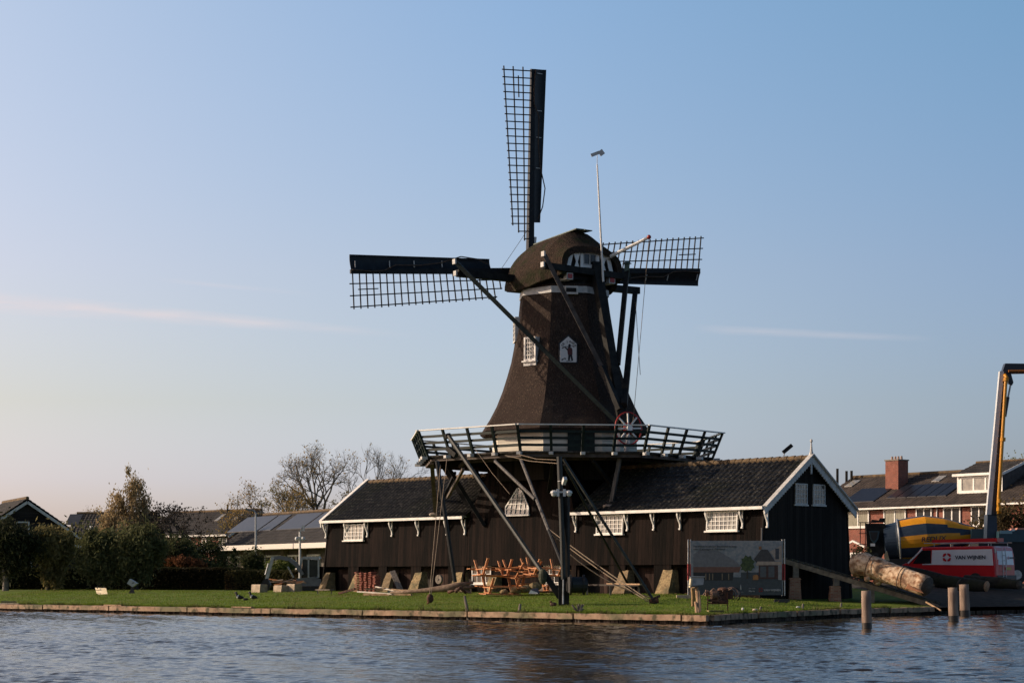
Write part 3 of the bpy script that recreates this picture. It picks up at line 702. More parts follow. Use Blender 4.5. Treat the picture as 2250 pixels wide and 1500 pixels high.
# ================= sawmill sheds =================
def pantile(mb,P0,u,L,upv,n_,wv=.30,row=.36,amp=.075,mi=0,lfun=None):
    "corrugated tile roof: P0 eave start, u along, upv full slope vector, n_ outward normal; lfun(f)->(s0,s1) limits at slope fraction f"
    u=Vector(u).normalized(); H=upv.length; ud=upv.normalized(); rows=max(1,int(H/row)); 
    pat=[0,.55,1,.75,.2]
    nw=max(1,int(L/wv)); w_=L/nw; ns=nw*5
    for r in range(rows):
        a=[];b=[];c=[]
        for i in range(ns+1):
            x=w_*(i/5); h=pat[i%5]*amp
            for lst,f,hh in ((a,r/rows,.035),(b,(r+1)/rows+.01/H,.0),(c,r/rows,-.02)):
                xx=x
                if lfun:
                    s0,s1=lfun(min(1,f)); xx=min(max(x,s0),s1)
                lst.append(P0+u*xx+ud*(H*f)+n_*(h+hh))
        mb.loft([a,b],closed=False,cap=False,mi=mi); mb.loft([c,a],closed=False,cap=False,mi=mi)
ZE,ZR,TW=4.52,6.72,6.56
def gable_board(s_,sgn,parent,lace=True):
    th=.05; m=MB()
    for t0,t1 in ((-.02,TW/2),(TW+.02,TW/2)):
        a=SH.p(s_,t0,ZE+.02); b_=SH.p(s_,t1,ZR+.17); d=(b_-a)
        dn=V(0,0,-.30)
        n=24; top=[a+d*(i/n) for i in range(n+1)]
        poly=top[:]
        low=[]
        for i in range(n*2,-1,-1):
            p=a+d*(i/(n*2)); low.append(p+dn*(1.0 if (i%2==0) else (1.22 if lace else 1)))
        # build as strip
        for i in range(n*2):
            p=a+d*(i/(n*2)); q=a+d*((i+1)/(n*2)); l0=p+dn*(1 if i%2==0 or not lace else 1.25); l1=q+dn*(1 if (i+1)%2==0 or not lace else 1.25)
            m.loft([[p,q,l1,l0],[x+SH.u*(th*sgn) for x in (p,q,l1,l0)]])
        m.bar(a+V(0,0,.04)+SH.u*.04*sgn,b_+V(0,0,.04)+SH.u*.04*sgn,.24,.05)
    return m.build('barge_board',white if sgn<0 else white_dull,parent)
def shed(name,label,s0,s1,cut_side):
    c=SH.p((s0+s1)/2,0,0); o=thing(name,label,'sawmill shed',(c.x,c.y,.8))
    # walls
    m=MB()
    ga,gb=(s0+.25 if cut_side>0 else s0),(s1-.25 if cut_side<0 else s1)
    b0=-.33 if cut_side>0 else 0; b1=0
    for (ta,tb) in ((.3,.17),):
        pass
    # front wall (battered), upper part
    wf=[SH.p(ga+b0*.6,.17,2.12),SH.p(gb,.17,2.12),SH.p(gb,.30,ZE),SH.p(ga,.30,ZE)]
    m.prism(wf,SH.v*.08); front=m.build('front_wall',tar,o)
    # back wall
    m=MB(); m.prism([SH.p(ga+b0*.6,TW,.5),SH.p(gb,TW,.5),SH.p(gb,TW-.3,ZE),SH.p(ga,TW-.3,ZE)],SH.v*-.08); m.build('back_wall',tar,o)
    # gable wall at the free end
    se=ga if cut_side>0 else gb; dr=1 if cut_side>0 else -1
    sb=se-dr*(.33 if cut_side>0 else .0)
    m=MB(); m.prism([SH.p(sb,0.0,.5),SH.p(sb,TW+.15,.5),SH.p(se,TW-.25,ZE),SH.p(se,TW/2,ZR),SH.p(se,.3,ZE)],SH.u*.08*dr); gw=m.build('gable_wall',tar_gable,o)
    # recessed inner boards behind the openings
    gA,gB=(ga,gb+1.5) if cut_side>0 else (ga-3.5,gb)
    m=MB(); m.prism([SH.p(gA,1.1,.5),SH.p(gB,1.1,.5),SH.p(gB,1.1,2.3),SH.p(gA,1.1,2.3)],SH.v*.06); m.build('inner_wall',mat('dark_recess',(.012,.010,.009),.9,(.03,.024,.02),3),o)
    # roof
    m=MB(); L=s1-s0
    nA=(V(0,0,1)*(TW/2)-SH.v*(ZR-ZE)).normalized(); nB=(V(0,0,1)*(TW/2)+SH.v*(ZR-ZE)).normalized()
    upA=SH.p(0,TW/2,ZR)-SH.p(0,-.05,ZE); upB=SH.p(0,TW/2,ZR)-SH.p(0,TW+.05,ZE)
    if cut_side>0: lf=lambda f:(0,L-.0+f*.9)
    else: lf=lambda f:(-f*.9,L)
    pantile(m,SH.p(s0+.1*(cut_side>0),-.05,ZE),SH.u,L-.1,upA,nA,lfun=(lambda f:(0,L-.1)))
    pantile(m,SH.p(s1,TW+.05,ZE),-SH.u,L,upB,nB)
    m.loft([[SH.p(s0+.08,-.04,ZE-.03),SH.p(s0+.08,TW/2,ZR-.06),SH.p(s0+.08,TW+.04,ZE-.03)],[SH.p(s1-.08,-.04,ZE-.03),SH.p(s1-.08,TW/2,ZR-.06),SH.p(s1-.08,TW+.04,ZE-.03)]],closed=False,cap=False)
    rf=m.build('roof',tiles,o)
    m=MB(); n=int(L/.42)
    for i in range(n):
        a=SH.p(s0+.1+(L-.15)*i/n,TW/2,ZR+.03); b_=SH.p(s0+.1+(L-.15)*(i+1.08)/n,TW/2,ZR+.055); m.tube([a,b_],[.13,.145],8)
    m.build('ridge_tiles',ridge_m,rf)
    # gutter board
    m=MB(); m.bar(SH.p(s0+.02,-.08,ZE+.0),SH.p(s1-.02,-.08,ZE+.0),.12,.13); m.bar(SH.p(s0+.05,.05,ZE+.04),SH.p(s1-.05,.05,ZE+.04),.3,.04); m.build('gutter',white,o)
    return o,gw
ls,lgw=shed('sawmill_shed','long low black boarded shed with tiled roof left of the windmill',-16.4,-5.1,1)
rs,rgw=shed('sawmill_shed','black boarded shed with tiled roof and scalloped gable right of the windmill',2.26,13.65,-1)
gable_board(-16.4,-1,ls,False); gable_board(13.65,1,rs,True)
def bracket(px,parent):
    s_=SH.s_at(px,-.02)
    m=MB(); pts=[SH.p(s_,.0+t_,z) for t_,z in ((-.0,ZE-.08),(.02,ZE-.25),(.10,ZE-.42),(.20,ZE-.6),(.215,ZE-.78))]
    for p,q in zip(pts,pts[1:]): m.bar(p,q,.07,.07,up=SH.u)
    m.bar(SH.p(s_,.22,ZE-.08),SH.p(s_,.20,ZE-.75),.06,.03,up=SH.u)
    m.obox(SH.p(s_,.18,ZE-.82),SH.u*.09,SH.v*.08,V(0,0,.07))
    m.build('bracket',white,parent)
for px in (709,755,800,854,912,975,1014): bracket(px,ls)
for px in (1258,1306,1371,1429,1487,1549,1624,1679): bracket(px,rs)
def shed_win(px0,px1,py0,py1,nx,ny,parent):
    t_=.18; s0=SH.s_at(px0,t_); s1=SH.s_at(px1,t_); z1=SH.z_at(py0,s0,t_); z0=SH.z_at(py1,s0,t_)
    up=(SH.p(0,.30,ZE)-SH.p(0,.17,2.12)).normalized()
    o=SH.p(s0,.17+(z0-2.12)*.054-.055,z0)
    window(parent,o,SH.u,up,s1-s0,z1-z0,nx,ny,white,glass_pale,fw=.05,sill=.14,dep=.08)
shed_win(757,799,1152,1187,5,4,ls); shed_win(1311,1369,1132,1173,6,4,rs); shed_win(1553,1621,1124,1166,7,4,rs)
# gable windows of the right shed
for px0,px1,py0,py1 in ((1746,1772,1061,1107),(1785,1811,1063,1108)):
    t0=SH.t_at(px0,13.4); t1=SH.t_at(px1,13.4); Y=SH.p(13.4,t0,0).y; z1=E+(1268-py0)/FPX*Y; z0=E+(1268-py1)/FPX*Y
    window(rgw,SH.p(13.41,t0,z0),SH.v,V(0,0,1),t1-t0,z1-z0,4,4,white_dull,mat('gable_glass',(.06,.06,.065),.1,(.20,.17,.14),3,spec=.9),fw=.05,bar=.03,dep=.06,sill=.08)
# finial, floodlight, drain pipe
m=MB(); b_=SH.p(13.66,TW/2,ZR+.1)
m.tube([b_+V(0,0,z) for z in(0,.05,.25,.55,.62,.66,.72,.78)],[.14,.12,.06,.035,.03,.06,.06,.01],8); m.bar(b_+V(0,0,.0),b_+V(0,0,-.75),.09,.05,up=SH.u); m.build('finial',white_dull,rs)
m=MB(); f_=SH.p(12.2,TW/2-.1,ZR+.25); m.tube([f_-V(0,0,.15),f_+V(.05,0,.05)],.03,6); fl=m.build('floodlight',steel,rs); m=MB(); m.bar(f_+V(.0,0,.1),f_+V(.38,0,.42),.28,.16); m.build('lamp_housing',blackwood,fl)
m=MB(); m.tube([SH.p(13.42,.12,ZE-.85),SH.p(13.47,.02,1.0)],.035,8); m.build('drainpipe',mat('grey_pipe',(.08,.08,.085),.5),rs)
# posts between the lower bays, low doors
doorm=inner
def zpx(py,s_,t_): return SH.z_at(py,s_,t_)
for px0,px1,par in ((700,716,ls),(765,788,ls),(832,850,ls),(903,925,ls),(985,1020,ls),(1338,1374,rs),(1437,1475,rs),(1512,1540,rs),(1600,1672,rs),(1256,1266,rs)):
    s0=SH.s_at(px0,.2); s1=SH.s_at(px1,.2)
    m=MB(); m.prism([SH.p(s0,.15,.6),SH.p(s1,.15,.6),SH.p(s1,.20,2.14),SH.p(s0,.20,2.14)],SH.v*.10); m.build('post_boarding',tar,par)
for px0,px1,par,y0 in ((742,768,ls,1252),(812,836,ls,1252),(876,905,ls,1252),(952,988,ls,1252),(1318,1345,rs,1250),(1392,1440,rs,1250),(1488,1514,rs,1250)):
    s0=SH.s_at(px0,.75); s1=SH.s_at(px1,.75)
    m=MB(); m.prism([SH.p(s0,.75,.6),SH.p(s1,.75,.6),SH.p(s1,.75,1.98),SH.p(s0,.75,1.98)],SH.v*.06); m.build('low_door',doorm,par)
# lower wall under the mill base, with the two low windows
m=MB(); m.prism([SH.p(-5.1,.5,.5),SH.p(2.3,.5,.5),SH.p(2.3,.5,2.2),SH.p(-5.1,.5,2.2)],SH.v*.08); m.build('lower_wall',tar,mill)
for px0,px1,py0,py1,nx in ((1038,1080,1240,1281,4),(1196,1232,1240,1281,3)):
    s0=SH.s_at(px0,.48); s1=SH.s_at(px1,.48); z1=SH.z_at(py0,s0,.48); z0=SH.z_at(py1,s0,.48)
    window(mill,SH.p(s0,.49,z0),SH.u,V(0,0,1),s1-s0,z1-z0,nx,2,white,glass_dark,sill=.1)
# masonry piers
def pier(px,wb,wt,py_t,m_,parent,s_off=0,dep=.8):
    s_=SH.s_at(px,-.1)+s_off
    zt=SH.z_at(py_t,s_,-.1); m=MB(); rings=[]
    for f in [i/8 for i in range(9)]:
        w_=wb+(wt-wb)*f; d=dep*(1-.72*f)+.12; z=.55+(zt-.55)*f
        rg=[]
        for a,b_ in ((-1,-1),(0,-1.04),(1,-1),(1,0),(1,1),(-1,1),(-1,0)):
            p=SH.p(s_+a*w_/2,.55-d+(b_+1)/2*d,z); j=mnoise.noise(p*5)*.03; rg.append(p+V(j,j,0))
        rings.append(rg)
    m.loft(rings); m.build('masonry_pier',m_,parent)
for px,wb,wt,yt,m_,par in ((710,.62,.42,1257,pier_m,ls),(779,.95,.55,1257,pier_s,ls),(847,.62,.5,1257,pier_m,ls),(910,.85,.5,1256,pier_s,ls),(1000,.9,.45,1256,pier_s,ls),(1362,.8,.5,1252,pier_m,rs),(1458,.85,.55,1251,pier_s,rs),(1560,.8,.55,1251,pier_s,rs)):
    pier(px,wb,wt,yt,m_,par)
pier(1195,1.0,.8,1284,brick('red_brown_brick',(.20,.12,.085),(.14,.085,.06),(.2,.18,.15),ROT_SH),mill); pier(1075,.6,.5,1262,pier_s,mill)
# ================= foliage tools =================
leafmats={}
def leafmat(name,c,c2,c3=None):
    m=mat(name,c,.75,c2,1.1,(1,1,1),0,spec=.12,contrast=(.3,.7),c3=c3,detail=8)
    t=m.node_tree; b=t.nodes['Principled BSDF']
    if 'Translucent BSDF' not in t.nodes:
        tr=t.nodes.new('ShaderNodeBsdfTranslucent'); mx=t.nodes.new('ShaderNodeMixShader'); mx.inputs[0].default_value=.38
        src=b.inputs['Base Color'].links[0].from_socket; link(t,src,tr.inputs[0]); link(t,b.outputs[0],mx.inputs[1]); link(t,tr.outputs[0],mx.inputs[2])
        link(t,mx.outputs[0],t.nodes['Material Output'].inputs[0])
    return m
def leaves(mb,rg,c,rad,n,size,asp=2.2,clumps=30,droop=0,mi=0,spread=.33,shell=.55,taper=0):
    c=Vector(c); cl=[]
    for _ in range(clumps):
        d=Vector((rg.gauss(0,1),rg.gauss(0,1),rg.gauss(0,1))).normalized()*(rg.uniform(shell,1.0))
        if taper: 
            k=1-taper*max(0,d.z); d.x*=k; d.y*=k
        cl.append((Vector((d.x*rad[0],d.y*rad[1],d.z*rad[2])),rg.uniform(.6,1.25)))
    vs=[];fs=[]
    r0=min(rad)*spread
    for i in range(n):
        cc,s_=cl[rg.randrange(clumps)]
        p=c+cc+Vector((rg.gauss(0,r0*s_),rg.gauss(0,r0*s_),rg.gauss(0,r0*s_*(1+droop))-droop*.2*r0))
        a=Vector((rg.gauss(0,1),rg.gauss(0,1),rg.gauss(0,1)-droop*2)).normalized(); b=a.cross(Vector((rg.gauss(0,1),rg.gauss(0,1),rg.gauss(0,1)))).normalized()
        s2=size*rg.uniform(.6,1.3); k=len(vs)
        vs+=[p-a*s2*asp/2,p+b*s2/2,p+a*s2*asp/2,p-b*s2/2]; fs.append((k,k+1,k+2,k+3))
    mb.add(vs,fs,mi)
def branchy(mb,rg,p,d,L,r,depth,tips,spread=.55,up=.12,ratio=.72,kids=(2,3),gn=5,curve=.18,seg=3):
    pts=[p]; q=p; dd=d.copy()
    for i in range(seg):
        dd=(dd+Vector((rg.gauss(0,curve),rg.gauss(0,curve),rg.gauss(0,curve)+up))).normalized(); q=q+dd*L/seg; pts.append(q)
    n=max(3,gn-(0 if r>.03 else 2)); mb.tube(pts,[r*(1-.35*i/seg) for i in range(seg+1)],n,cap=False)
    if depth==0: tips.append(q); return
    for _ in range(rg.randint(*kids)):
        ax=Vector((rg.gauss(0,1),rg.gauss(0,1),rg.gauss(0,1))).normalized()
        nd=(dd+ax*spread*rg.uniform(.7,1.3)).normalized()
        st=pts[rg.choice([-1,-1,-2])] if depth<4 else pts[-1]
        branchy(mb,rg,st,nd,L*ratio*rg.uniform(.8,1.15),r*.62,depth-1,tips,spread,up,ratio,kids,gn,curve,seg)
bark=mat('grey_bark',(.055,.048,.040),.9,(.15,.135,.11),6,(1,1,.3),.5)
bark_d=mat('dark_bark',(.018,.015,.013),.9,(.05,.042,.036),6,(1,1,.3),.5)
def bare_tree(name,label,px,Y,h,trunk_h,r,seed,depth=6,spread=.55,kids=(2,3),leafm=None,nleaf=0,group=None,ratio=.74,m_=None,lean=0,multi=1,up=.12,up0=1):
    rg=random.Random(seed); base=Vector(((px-1125)/FPX*Y,Y,.7)); o=thing(name,label,'tree',base,group)
    mb=MB(); tips=[]
    tr=MB()
    for k in range(multi):
        a=rg.uniform(0,6.28); d=Vector((math.cos(a)*.25*(multi>1)+lean,math.sin(a)*.2*(multi>1),up0)).normalized()
        top=base+d*trunk_h+Vector((0,0,0)); tr.tube([base,base.lerp(top,.5)+V(rg.gauss(0,.05),0,0),top],[r*1.25,r,r*.85],9,cap=False)
        L0=(h-trunk_h)/sum(ratio**i for i in range(depth+1))*1.12
        for _ in range(rg.randint(3,4)):
            dd=(d+Vector((rg.gauss(0,.45),rg.gauss(0,.45),0))).normalized(); branchy(mb,rg,top,dd,L0,r*.62,depth,tips,spread,up,ratio,kids)
    tr.build('trunk',m_ or bark,o,smooth=True); mb.build('branches',m_ or bark,o)
    if nleaf:
        lf=MB(); vs=[];fs=[]
        for i in range(nleaf):
            p=tips[rg.randrange(len(tips))]+Vector((rg.gauss(0,.16),rg.gauss(0,.16),rg.gauss(0,.16)))
            a=Vector((rg.gauss(0,1),rg.gauss(0,1),rg.gauss(0,1))).normalized(); b=a.orthogonal().normalized(); s2=.09*rg.uniform(.6,1.4); k=len(vs)
            vs+=[p-a*s2,p+b*s2*.6,p+a*s2,p-b*s2*.6]; fs.append((k,k+1,k+2,k+3))
        lf.add(vs,fs); lf.build('crown',leafm,o)
    return o
autumn=leafmat('autumn_leaf',(.22,.14,.045),(.38,.27,.10),(.16,.15,.05))
bare_tree('bare_tree','tallest bare tree with a thick upright trunk behind the solar panel roof',702,175,12.6,4.9,.30,11,depth=7,spread=.68,up=.09,leafm=autumn,nleaf=500,group='bare trees behind the bungalow')
bare_tree('bare_tree','wide thin-leaved bare tree leaning left over the bungalow roof end',655,172,9.6,3.4,.20,5,depth=7,spread=.66,up=.05,leafm=autumn,nleaf=3200,group='bare trees behind the bungalow',multi=3,lean=-.26)
bare_tree('bare_tree','bare tree with forked pale stems just above the left shed ridge',818,185,12.6,5,.20,21,depth=6,spread=.62,leafm=autumn,nleaf=150,group='bare trees behind the bungalow')
bare_tree('bare_tree','slim bare tree at the right edge of the group above the shed ridge',864,185,10.8,5,.15,33,depth=6,spread=.6,leafm=autumn,nleaf=0,group='bare trees behind the bungalow')
bare_tree('bare_tree','low leafy bush-like tree between the two bare crowns above the white verge board',772,180,8.8,3,.16,8,depth=6,spread=.6,leafm=leafmat('olive_leaf',(.07,.065,.025),(.13,.11,.05)),nleaf=2400,group='bare trees behind the bungalow',multi=2)
bare_tree('round_bare_tree','dense dark round bare tree beside the far brick house',418,150,7.3,1.7,.22,14,depth=7,spread=.8,m_=bark_d,ratio=.70,up=-.02,kids=(2,3),leafm=leafmat('dull_leaf',(.03,.028,.025),(.06,.05,.042)),nleaf=3500)
bare_tree('bare_tree','twiggy reddish treetops behind the house with grey roof panels',205,190,7.2,3,.12,44,depth=6,spread=.5,leafm=autumn,nleaf=200)
# birch
def leafy(name,label,cat,px,Y,blobs,leafm,nl,size,trunk=(.14,2.5),seed=1,asp=2.2,droop=0,group=None,barkm=None,spread=.33,limbs=True,base_z=.7):
    rg=random.Random(seed); X=(px-1125)/FPX*Y; base=Vector((X,Y,base_z)); o=thing(name,label,cat,base,group)
    tr=MB(); top=max(b[2]+b[5]*.6 for b in blobs)
    tr.tube([base,base+V(rg.gauss(0,.08),0,trunk[1]*.6),base+V(rg.gauss(0,.15),0,top*.55),base+V(0,0,top*.85)],[trunk[0]*1.3,trunk[0],trunk[0]*.5,.02],8,cap=False)
    for b in blobs:
        if limbs:
            for _ in range(3): tr.tube([base+V(0,0,trunk[1]*rg.uniform(.6,1)),base+V(b[0]*.6,b[1]*.6,b[2]*rg.uniform(.6,.9)),base+V(b[0]+rg.gauss(0,b[3]*.3),b[1],b[2]+rg.uniform(-.1,.5)*b[5])],[trunk[0]*.5,trunk[0]*.3,.015],5,cap=False)
    tr.build('trunk',barkm or bark_d,o,smooth=True)
    lf=MB(); vol=[b[3]*b[5] for b in blobs]; tot=sum(vol)
    for b,v_ in zip(blobs,vol): leaves(lf,rg,base+V(b[0],b[1],b[2]),(b[3],b[4],b[5]),int(nl*v_/tot),size,asp,max(8,int(40*v_/tot)),droop,spread=spread)
    lf.build('crown',leafm,o); return o
willow_l=leafmat('willow_leaf',(.062,.070,.030),(.17,.175,.078),(.095,.10,.04))
willow_y=leafmat('willow_leaf_yellowing',(.14,.12,.045),(.30,.25,.11),(.13,.135,.055))
leafy('weeping_birch','tall drooping birch with coppery autumn leaves behind the willows','birch tree',283,150,[(.3,0,7.9,.75,.6,1.4),(.2,0,6.6,1.15,.9,1.3),(-.9,0,6.2,.8,.7,1.2),(-1.5,0,5.4,.7,.7,1.1),(.9,0,6.0,.8,.8,1.4),(-.2,0,4.8,1.9,1.4,1.4),(1.5,0,4.6,.9,.9,1.3),(-1.5,0,4.2,1.1,.9,1.4),(2.1,0,3.6,.7,.6,1.0),(.4,0,3.0,1.9,1.2,1.3)],leafmat('birch_leaf',(.25,.18,.09),(.48,.37,.21),(.27,.24,.12)),15000,.09,(.13,3),4,2.4,1.3,barkm=mat('birch_bark',(.35,.33,.3),.8,(.05,.045,.04),4),spread=.27)
G='willows along the hedge'
leafy('willow','dark broad willow at the left edge, its trunk clear of leaves below','willow tree',12,112,[(0,0,2.5,1.5,1.1,1.2),(-.9,0,2.9,1.2,1,.9),(.9,0,2.8,1.0,1,.85)],leafmat('willow_leaf_dark',(.022,.027,.014),(.07,.076,.036)),11000,.10,(.16,1.6),6,3,.4,G,barkm=mat('willow_bark',(.10,.09,.075),.9,(.2,.18,.15),6))
leafy('willow','narrow yellowing willow, second from the left edge, leafy down to the ground','willow tree',106,113,[(-.1,0,2.9,.75,.8,.8),(0,0,2.3,.95,.8,1.1),(.25,0,1.1,.6,.6,.7),(.5,0,2.6,.8,.8,.8)],willow_y,11000,.10,(.10,1.2),7,3,.4,G)
leafy('willow','bushy green willow standing behind the tilted wooden notice board','willow tree',222,112,[(0,0,2.8,1.05,1,.85),(-.3,0,2.0,1.0,.9,1.1),(.2,0,1.5,.9,.8,.8)],willow_l,11000,.10,(.12,1.2),8,3,.4,G)
leafy('willow','bushy green willow in front of the birch, beside the metal box sculpture','willow tree',300,112,[(0,0,2.95,1.1,1,.85),(.4,0,2.2,1.1,.9,1.0),(-.4,0,1.8,.9,.8,.9)],willow_l,11000,.10,(.12,1.2),9,3,.4,G)
leafy('shrub','dark green shrub mass filling the gap right of the willows','shrub',372,122,[(0,0,1.9,1.2,1,1.1),(1.3,0,1.5,1.3,1,.9),(-1,0,2.2,.9,.8,1.1),(.6,0,2.6,1.0,.8,.8)],leafmat('shrub_leaf',(.024,.031,.016),(.075,.086,.036)),9000,.11,(.06,.8),12,1.6)
leafy('shrub','low rusty red shrub just above the hedge','shrub',392,121,[(0,0,1.75,1.1,.7,.42),(1.0,0,1.6,.8,.6,.3)],leafmat('rusty_leaf',(.12,.048,.026),(.23,.10,.045)),3000,.09,(.04,.5),13,1.6)
leafy('shrub','round dark shrub under the round bare tree, before the brick house','shrub',455,135,[(0,0,2.2,1.5,1,1.3),(1.2,0,1.4,.9,.9,.7),(-1.3,0,2.2,1,.8,1.2)],leafmat('shrub_leaf',(.024,.031,.016),(.075,.086,.036)),6000,.12,(.05,.8),15,1.6)
leafy('shrub','dark leafy shrub against the bungalow windows, left of the lamp post','shrub',550,128,[(0,0,1.9,.75,.6,.75),(.8,0,1.6,.6,.5,.6)],leafmat('shrub_leaf',(.024,.031,.016),(.075,.086,.036)),3600,.10,(.05,.6),16,1.6)
leafy('shrub','yellow-green shrub framed under the digger arm','shrub',616,121,[(0,0,1.5,.8,.5,.55)],leafmat('bright_shrub_leaf',(.07,.095,.025),(.18,.20,.06)),2500,.10,(.04,.4),17,1.6)
leafy('conifer','small narrow dark conifer in front of the bungalow','conifer',514,130,[(0,0,1.9,.26,.26,1.0),(0,0,1.2,.4,.4,.8)],leafmat('conifer_leaf',(.012,.02,.010),(.035,.05,.02)),1800,.08,(.04,.4),18,1.6,limbs=False)
leafy('shrub','big autumn-brown bush behind the pump truck at the right edge','shrub',2215,110,[(0,0,3.6,1.5,1.2,1.5),(1.3,0,4.6,1.3,1.2,1.4),(-1.6,0,2.6,1.1,1,1.2),(.4,0,2.2,1.8,1,1.0)],leafmat('brown_bush_leaf',(.06,.046,.022),(.17,.125,.058),(.07,.07,.028)),12000,.11,(.08,1.0),19,1.6)
leafy('tree','yellow-green treetop showing behind the last dormer gable','tree',2262,150,[(0,0,8.0,2.2,1.5,1.9)],leafmat('yellow_green_leaf',(.09,.10,.02),(.17,.17,.04)),5000,.12,(.12,3),20,1.6)
leafy('shrub','green shrub between the shed corner and the mixer truck','shrub',1895,100,[(0,0,1.5,.55,.5,.9)],leafmat('bright_shrub_leaf2',(.03,.04,.015),(.075,.085,.03)),1600,.09,(.04,.4),22,1.6)
# hedges
def hedge(label,pxa,Ya,pxb,Yb,h,th,m_,seed,n):
    rg=random.Random(seed); a=Vector(((pxa-1125)/FPX*Ya,Ya,.65)); b=Vector(((pxb-1125)/FPX*Yb,Yb,.65)); c=(a+b)/2
    o=thing('hedge',label,'hedge',c); d=(b-a); L=d.length; d.normalize(); nrm=Vector((-d.y,d.x,0))
    m=MB(); m.obox(c+V(0,0,h/2),d*L,nrm*(th*.8),V(0,0,h*.94)); m.build('inner_twigs',mat('hedge_core',(.010,.011,.008),.95,(.02,.02,.014),5),o)
    m=MB(); vs=[];fs=[]
    for i in range(n):
        x=rg.uniform(-L/2,L/2); e=rg.random()
        bump=mnoise.noise(Vector((x*.7,seed,0)))*.07
        if e<.35: p=c+d*x+nrm*rg.uniform(-th/2,th/2)+V(0,0,h+bump+rg.gauss(0,.03))
        else: p=c+d*x-nrm*(th/2+rg.gauss(0,.04)+mnoise.noise(Vector((x,rg.uniform(0,h)*1.2,seed)))*.08)+V(0,0,rg.uniform(0,h+bump))
        A_=Vector((rg.gauss(0,1),rg.gauss(0,1),rg.gauss(0,1))).normalized(); B_=A_.orthogonal().normalized(); s_=.055*rg.uniform(.6,1.5); k=len(vs)
        vs+=[p-A_*s_*1.3,p+B_*s_*.8,p+A_*s_*1.3,p-B_*s_*.8]; fs.append((k,k+1,k+2,k+3))
    m.add(vs,fs); m.build('foliage',m_,o)
hm=leafmat('hedge_leaf',(.011,.016,.008),(.036,.042,.018),(.03,.024,.012))
hm2=leafmat('hedge_leaf_olive',(.030,.032,.012),(.075,.07,.028),(.05,.035,.018))
hedge('long tall clipped dark hedge along the far side of the lawn',-60,119,545,116,1.42,.9,hm,1,30000)
hedge('lower olive-brown clipped hedge between the dark hedge and the digger',505,113,725,109,1.25,.8,hm2,2,12000)

# ================= houses =================
def glass_curtain(name,c,c2): return mat(name,c,.18,c2,7,(6,6,.15),0,spec=.3,contrast=(.35,.6))
curtain=glass_curtain('curtain_glass',(.09,.095,.075),(.28,.28,.22))
rtile=mat('brown_roof_tile',(.024,.018,.016),.8,(.075,.058,.048),1.6,(1,1,1),.4,bscale=12,detail=9,contrast=(.3,.7))
dtile=mat('dark_roof_tile',(.020,.019,.019),.75,(.055,.050,.047),1.6,(1,1,1),.4,bscale=12,detail=9,contrast=(.3,.7))
panel_m=mat('solar_panel',(.008,.010,.016),.4,(.012,.014,.022),4,spec=.3)
panel_g=mat('grey_solar_panel',(.035,.038,.044),.4,(.05,.053,.06),4,spec=.5)
def house(label,fr,s0,s1,Dp,z0,ze,zr,wallm,roofm,cat='house',gablem=None,over=.35,ridge_t=None,group=None,barge=None):
    c=fr.p((s0+s1)/2,0,z0); o=thing('house',label,cat,c,group); t_r=Dp/2 if ridge_t is None else ridge_t
    m=MB(); m.loft([[fr.p(s0,0,z0),fr.p(s0,Dp,z0),fr.p(s0,Dp,ze),fr.p(s0,t_r,zr-.1),fr.p(s0,0,ze)],[fr.p(s1,0,z0),fr.p(s1,Dp,z0),fr.p(s1,Dp,ze),fr.p(s1,t_r,zr-.1),fr.p(s1,0,ze)]])
    m.build('wall',wallm,o)
    sl=(zr-ze)/t_r; slb=(zr-ze)/(Dp-t_r)
    e=fr.p(0,-over,ze-sl*over+.08); top=fr.p(0,t_r,zr+.08); upv=top-e; n_=fr.u.cross(upv).normalized()
    if n_.z<0: n_=-n_
    m=MB(); pantile(m,fr.p(s0-.2,-over,ze-sl*over+.08),fr.u,s1-s0+.4,upv,n_,.3,.36,.035)
    e2=fr.p(0,Dp+over,ze-slb*over+.08); up2=top-e2; n2=up2.cross(fr.u).normalized()
    if n2.z<0: n2=-n2
    pantile(m,fr.p(s1+.2,Dp+over,ze-slb*over+.08),-fr.u,s1-s0+.4,up2,n2,.3,.36,.035)
    a=[fr.p(0,-over,ze-sl*over-.02),fr.p(0,t_r,zr-.03),fr.p(0,Dp+over,ze-slb*over-.02)]
    m.loft([[p+fr.u*(s0-.2) for p in a],[p+fr.u*(s1+.2) for p in a]],closed=False,cap=False)
    rf=m.build('roof',roofm,o)
    m=MB(); m.tube([fr.p(s0-.22,t_r,zr+.12),fr.p(s1+.22,t_r,zr+.12)],.13,7); m.build('ridge_tiles',ridge_m,rf)
    if barge:
        for s_ in (s0-.22,s1+.22):
            m=MB()
            for q0,q1 in ((a[0],a[1]),(a[2],a[1])): m.bar(q0+fr.u*s_+V(0,0,-.02),q1+fr.u*s_+V(0,0,-.02),.06,.2)
            m.build('barge_board',barge,rf)
    return o,rf,(e,top,n_,sl)
def roofpt(fr,s_,t_,ze,sl,off=.1): return fr.p(s_,t_,ze+sl*t_+.08)+Vector((0,0,off))
def roof_rect(fr,px0,px1,t0,t1,ze,sl,name,m_,parent,skew=0,off=.1):
    "a panel lying on the roof slope between columns px0..px1 (measured at its lower edge)"
    s0=fr.s_at(px0,t0); s1=fr.s_at(px1,t0); m=MB()
    poly=[roofpt(fr,s0,t0,ze,sl,off),roofpt(fr,s1,t0,ze,sl,off),roofpt(fr,s1,t1,ze,sl,off),roofpt(fr,s0,t1,ze,sl,off)]
    m.prism(poly,V(0,0,-.05)); return m.build(name,m_,parent)
rb=brick('red_brick',(.24,.075,.05),(.17,.055,.04),(.26,.2,.17),0,.22,.065,stain=.25)
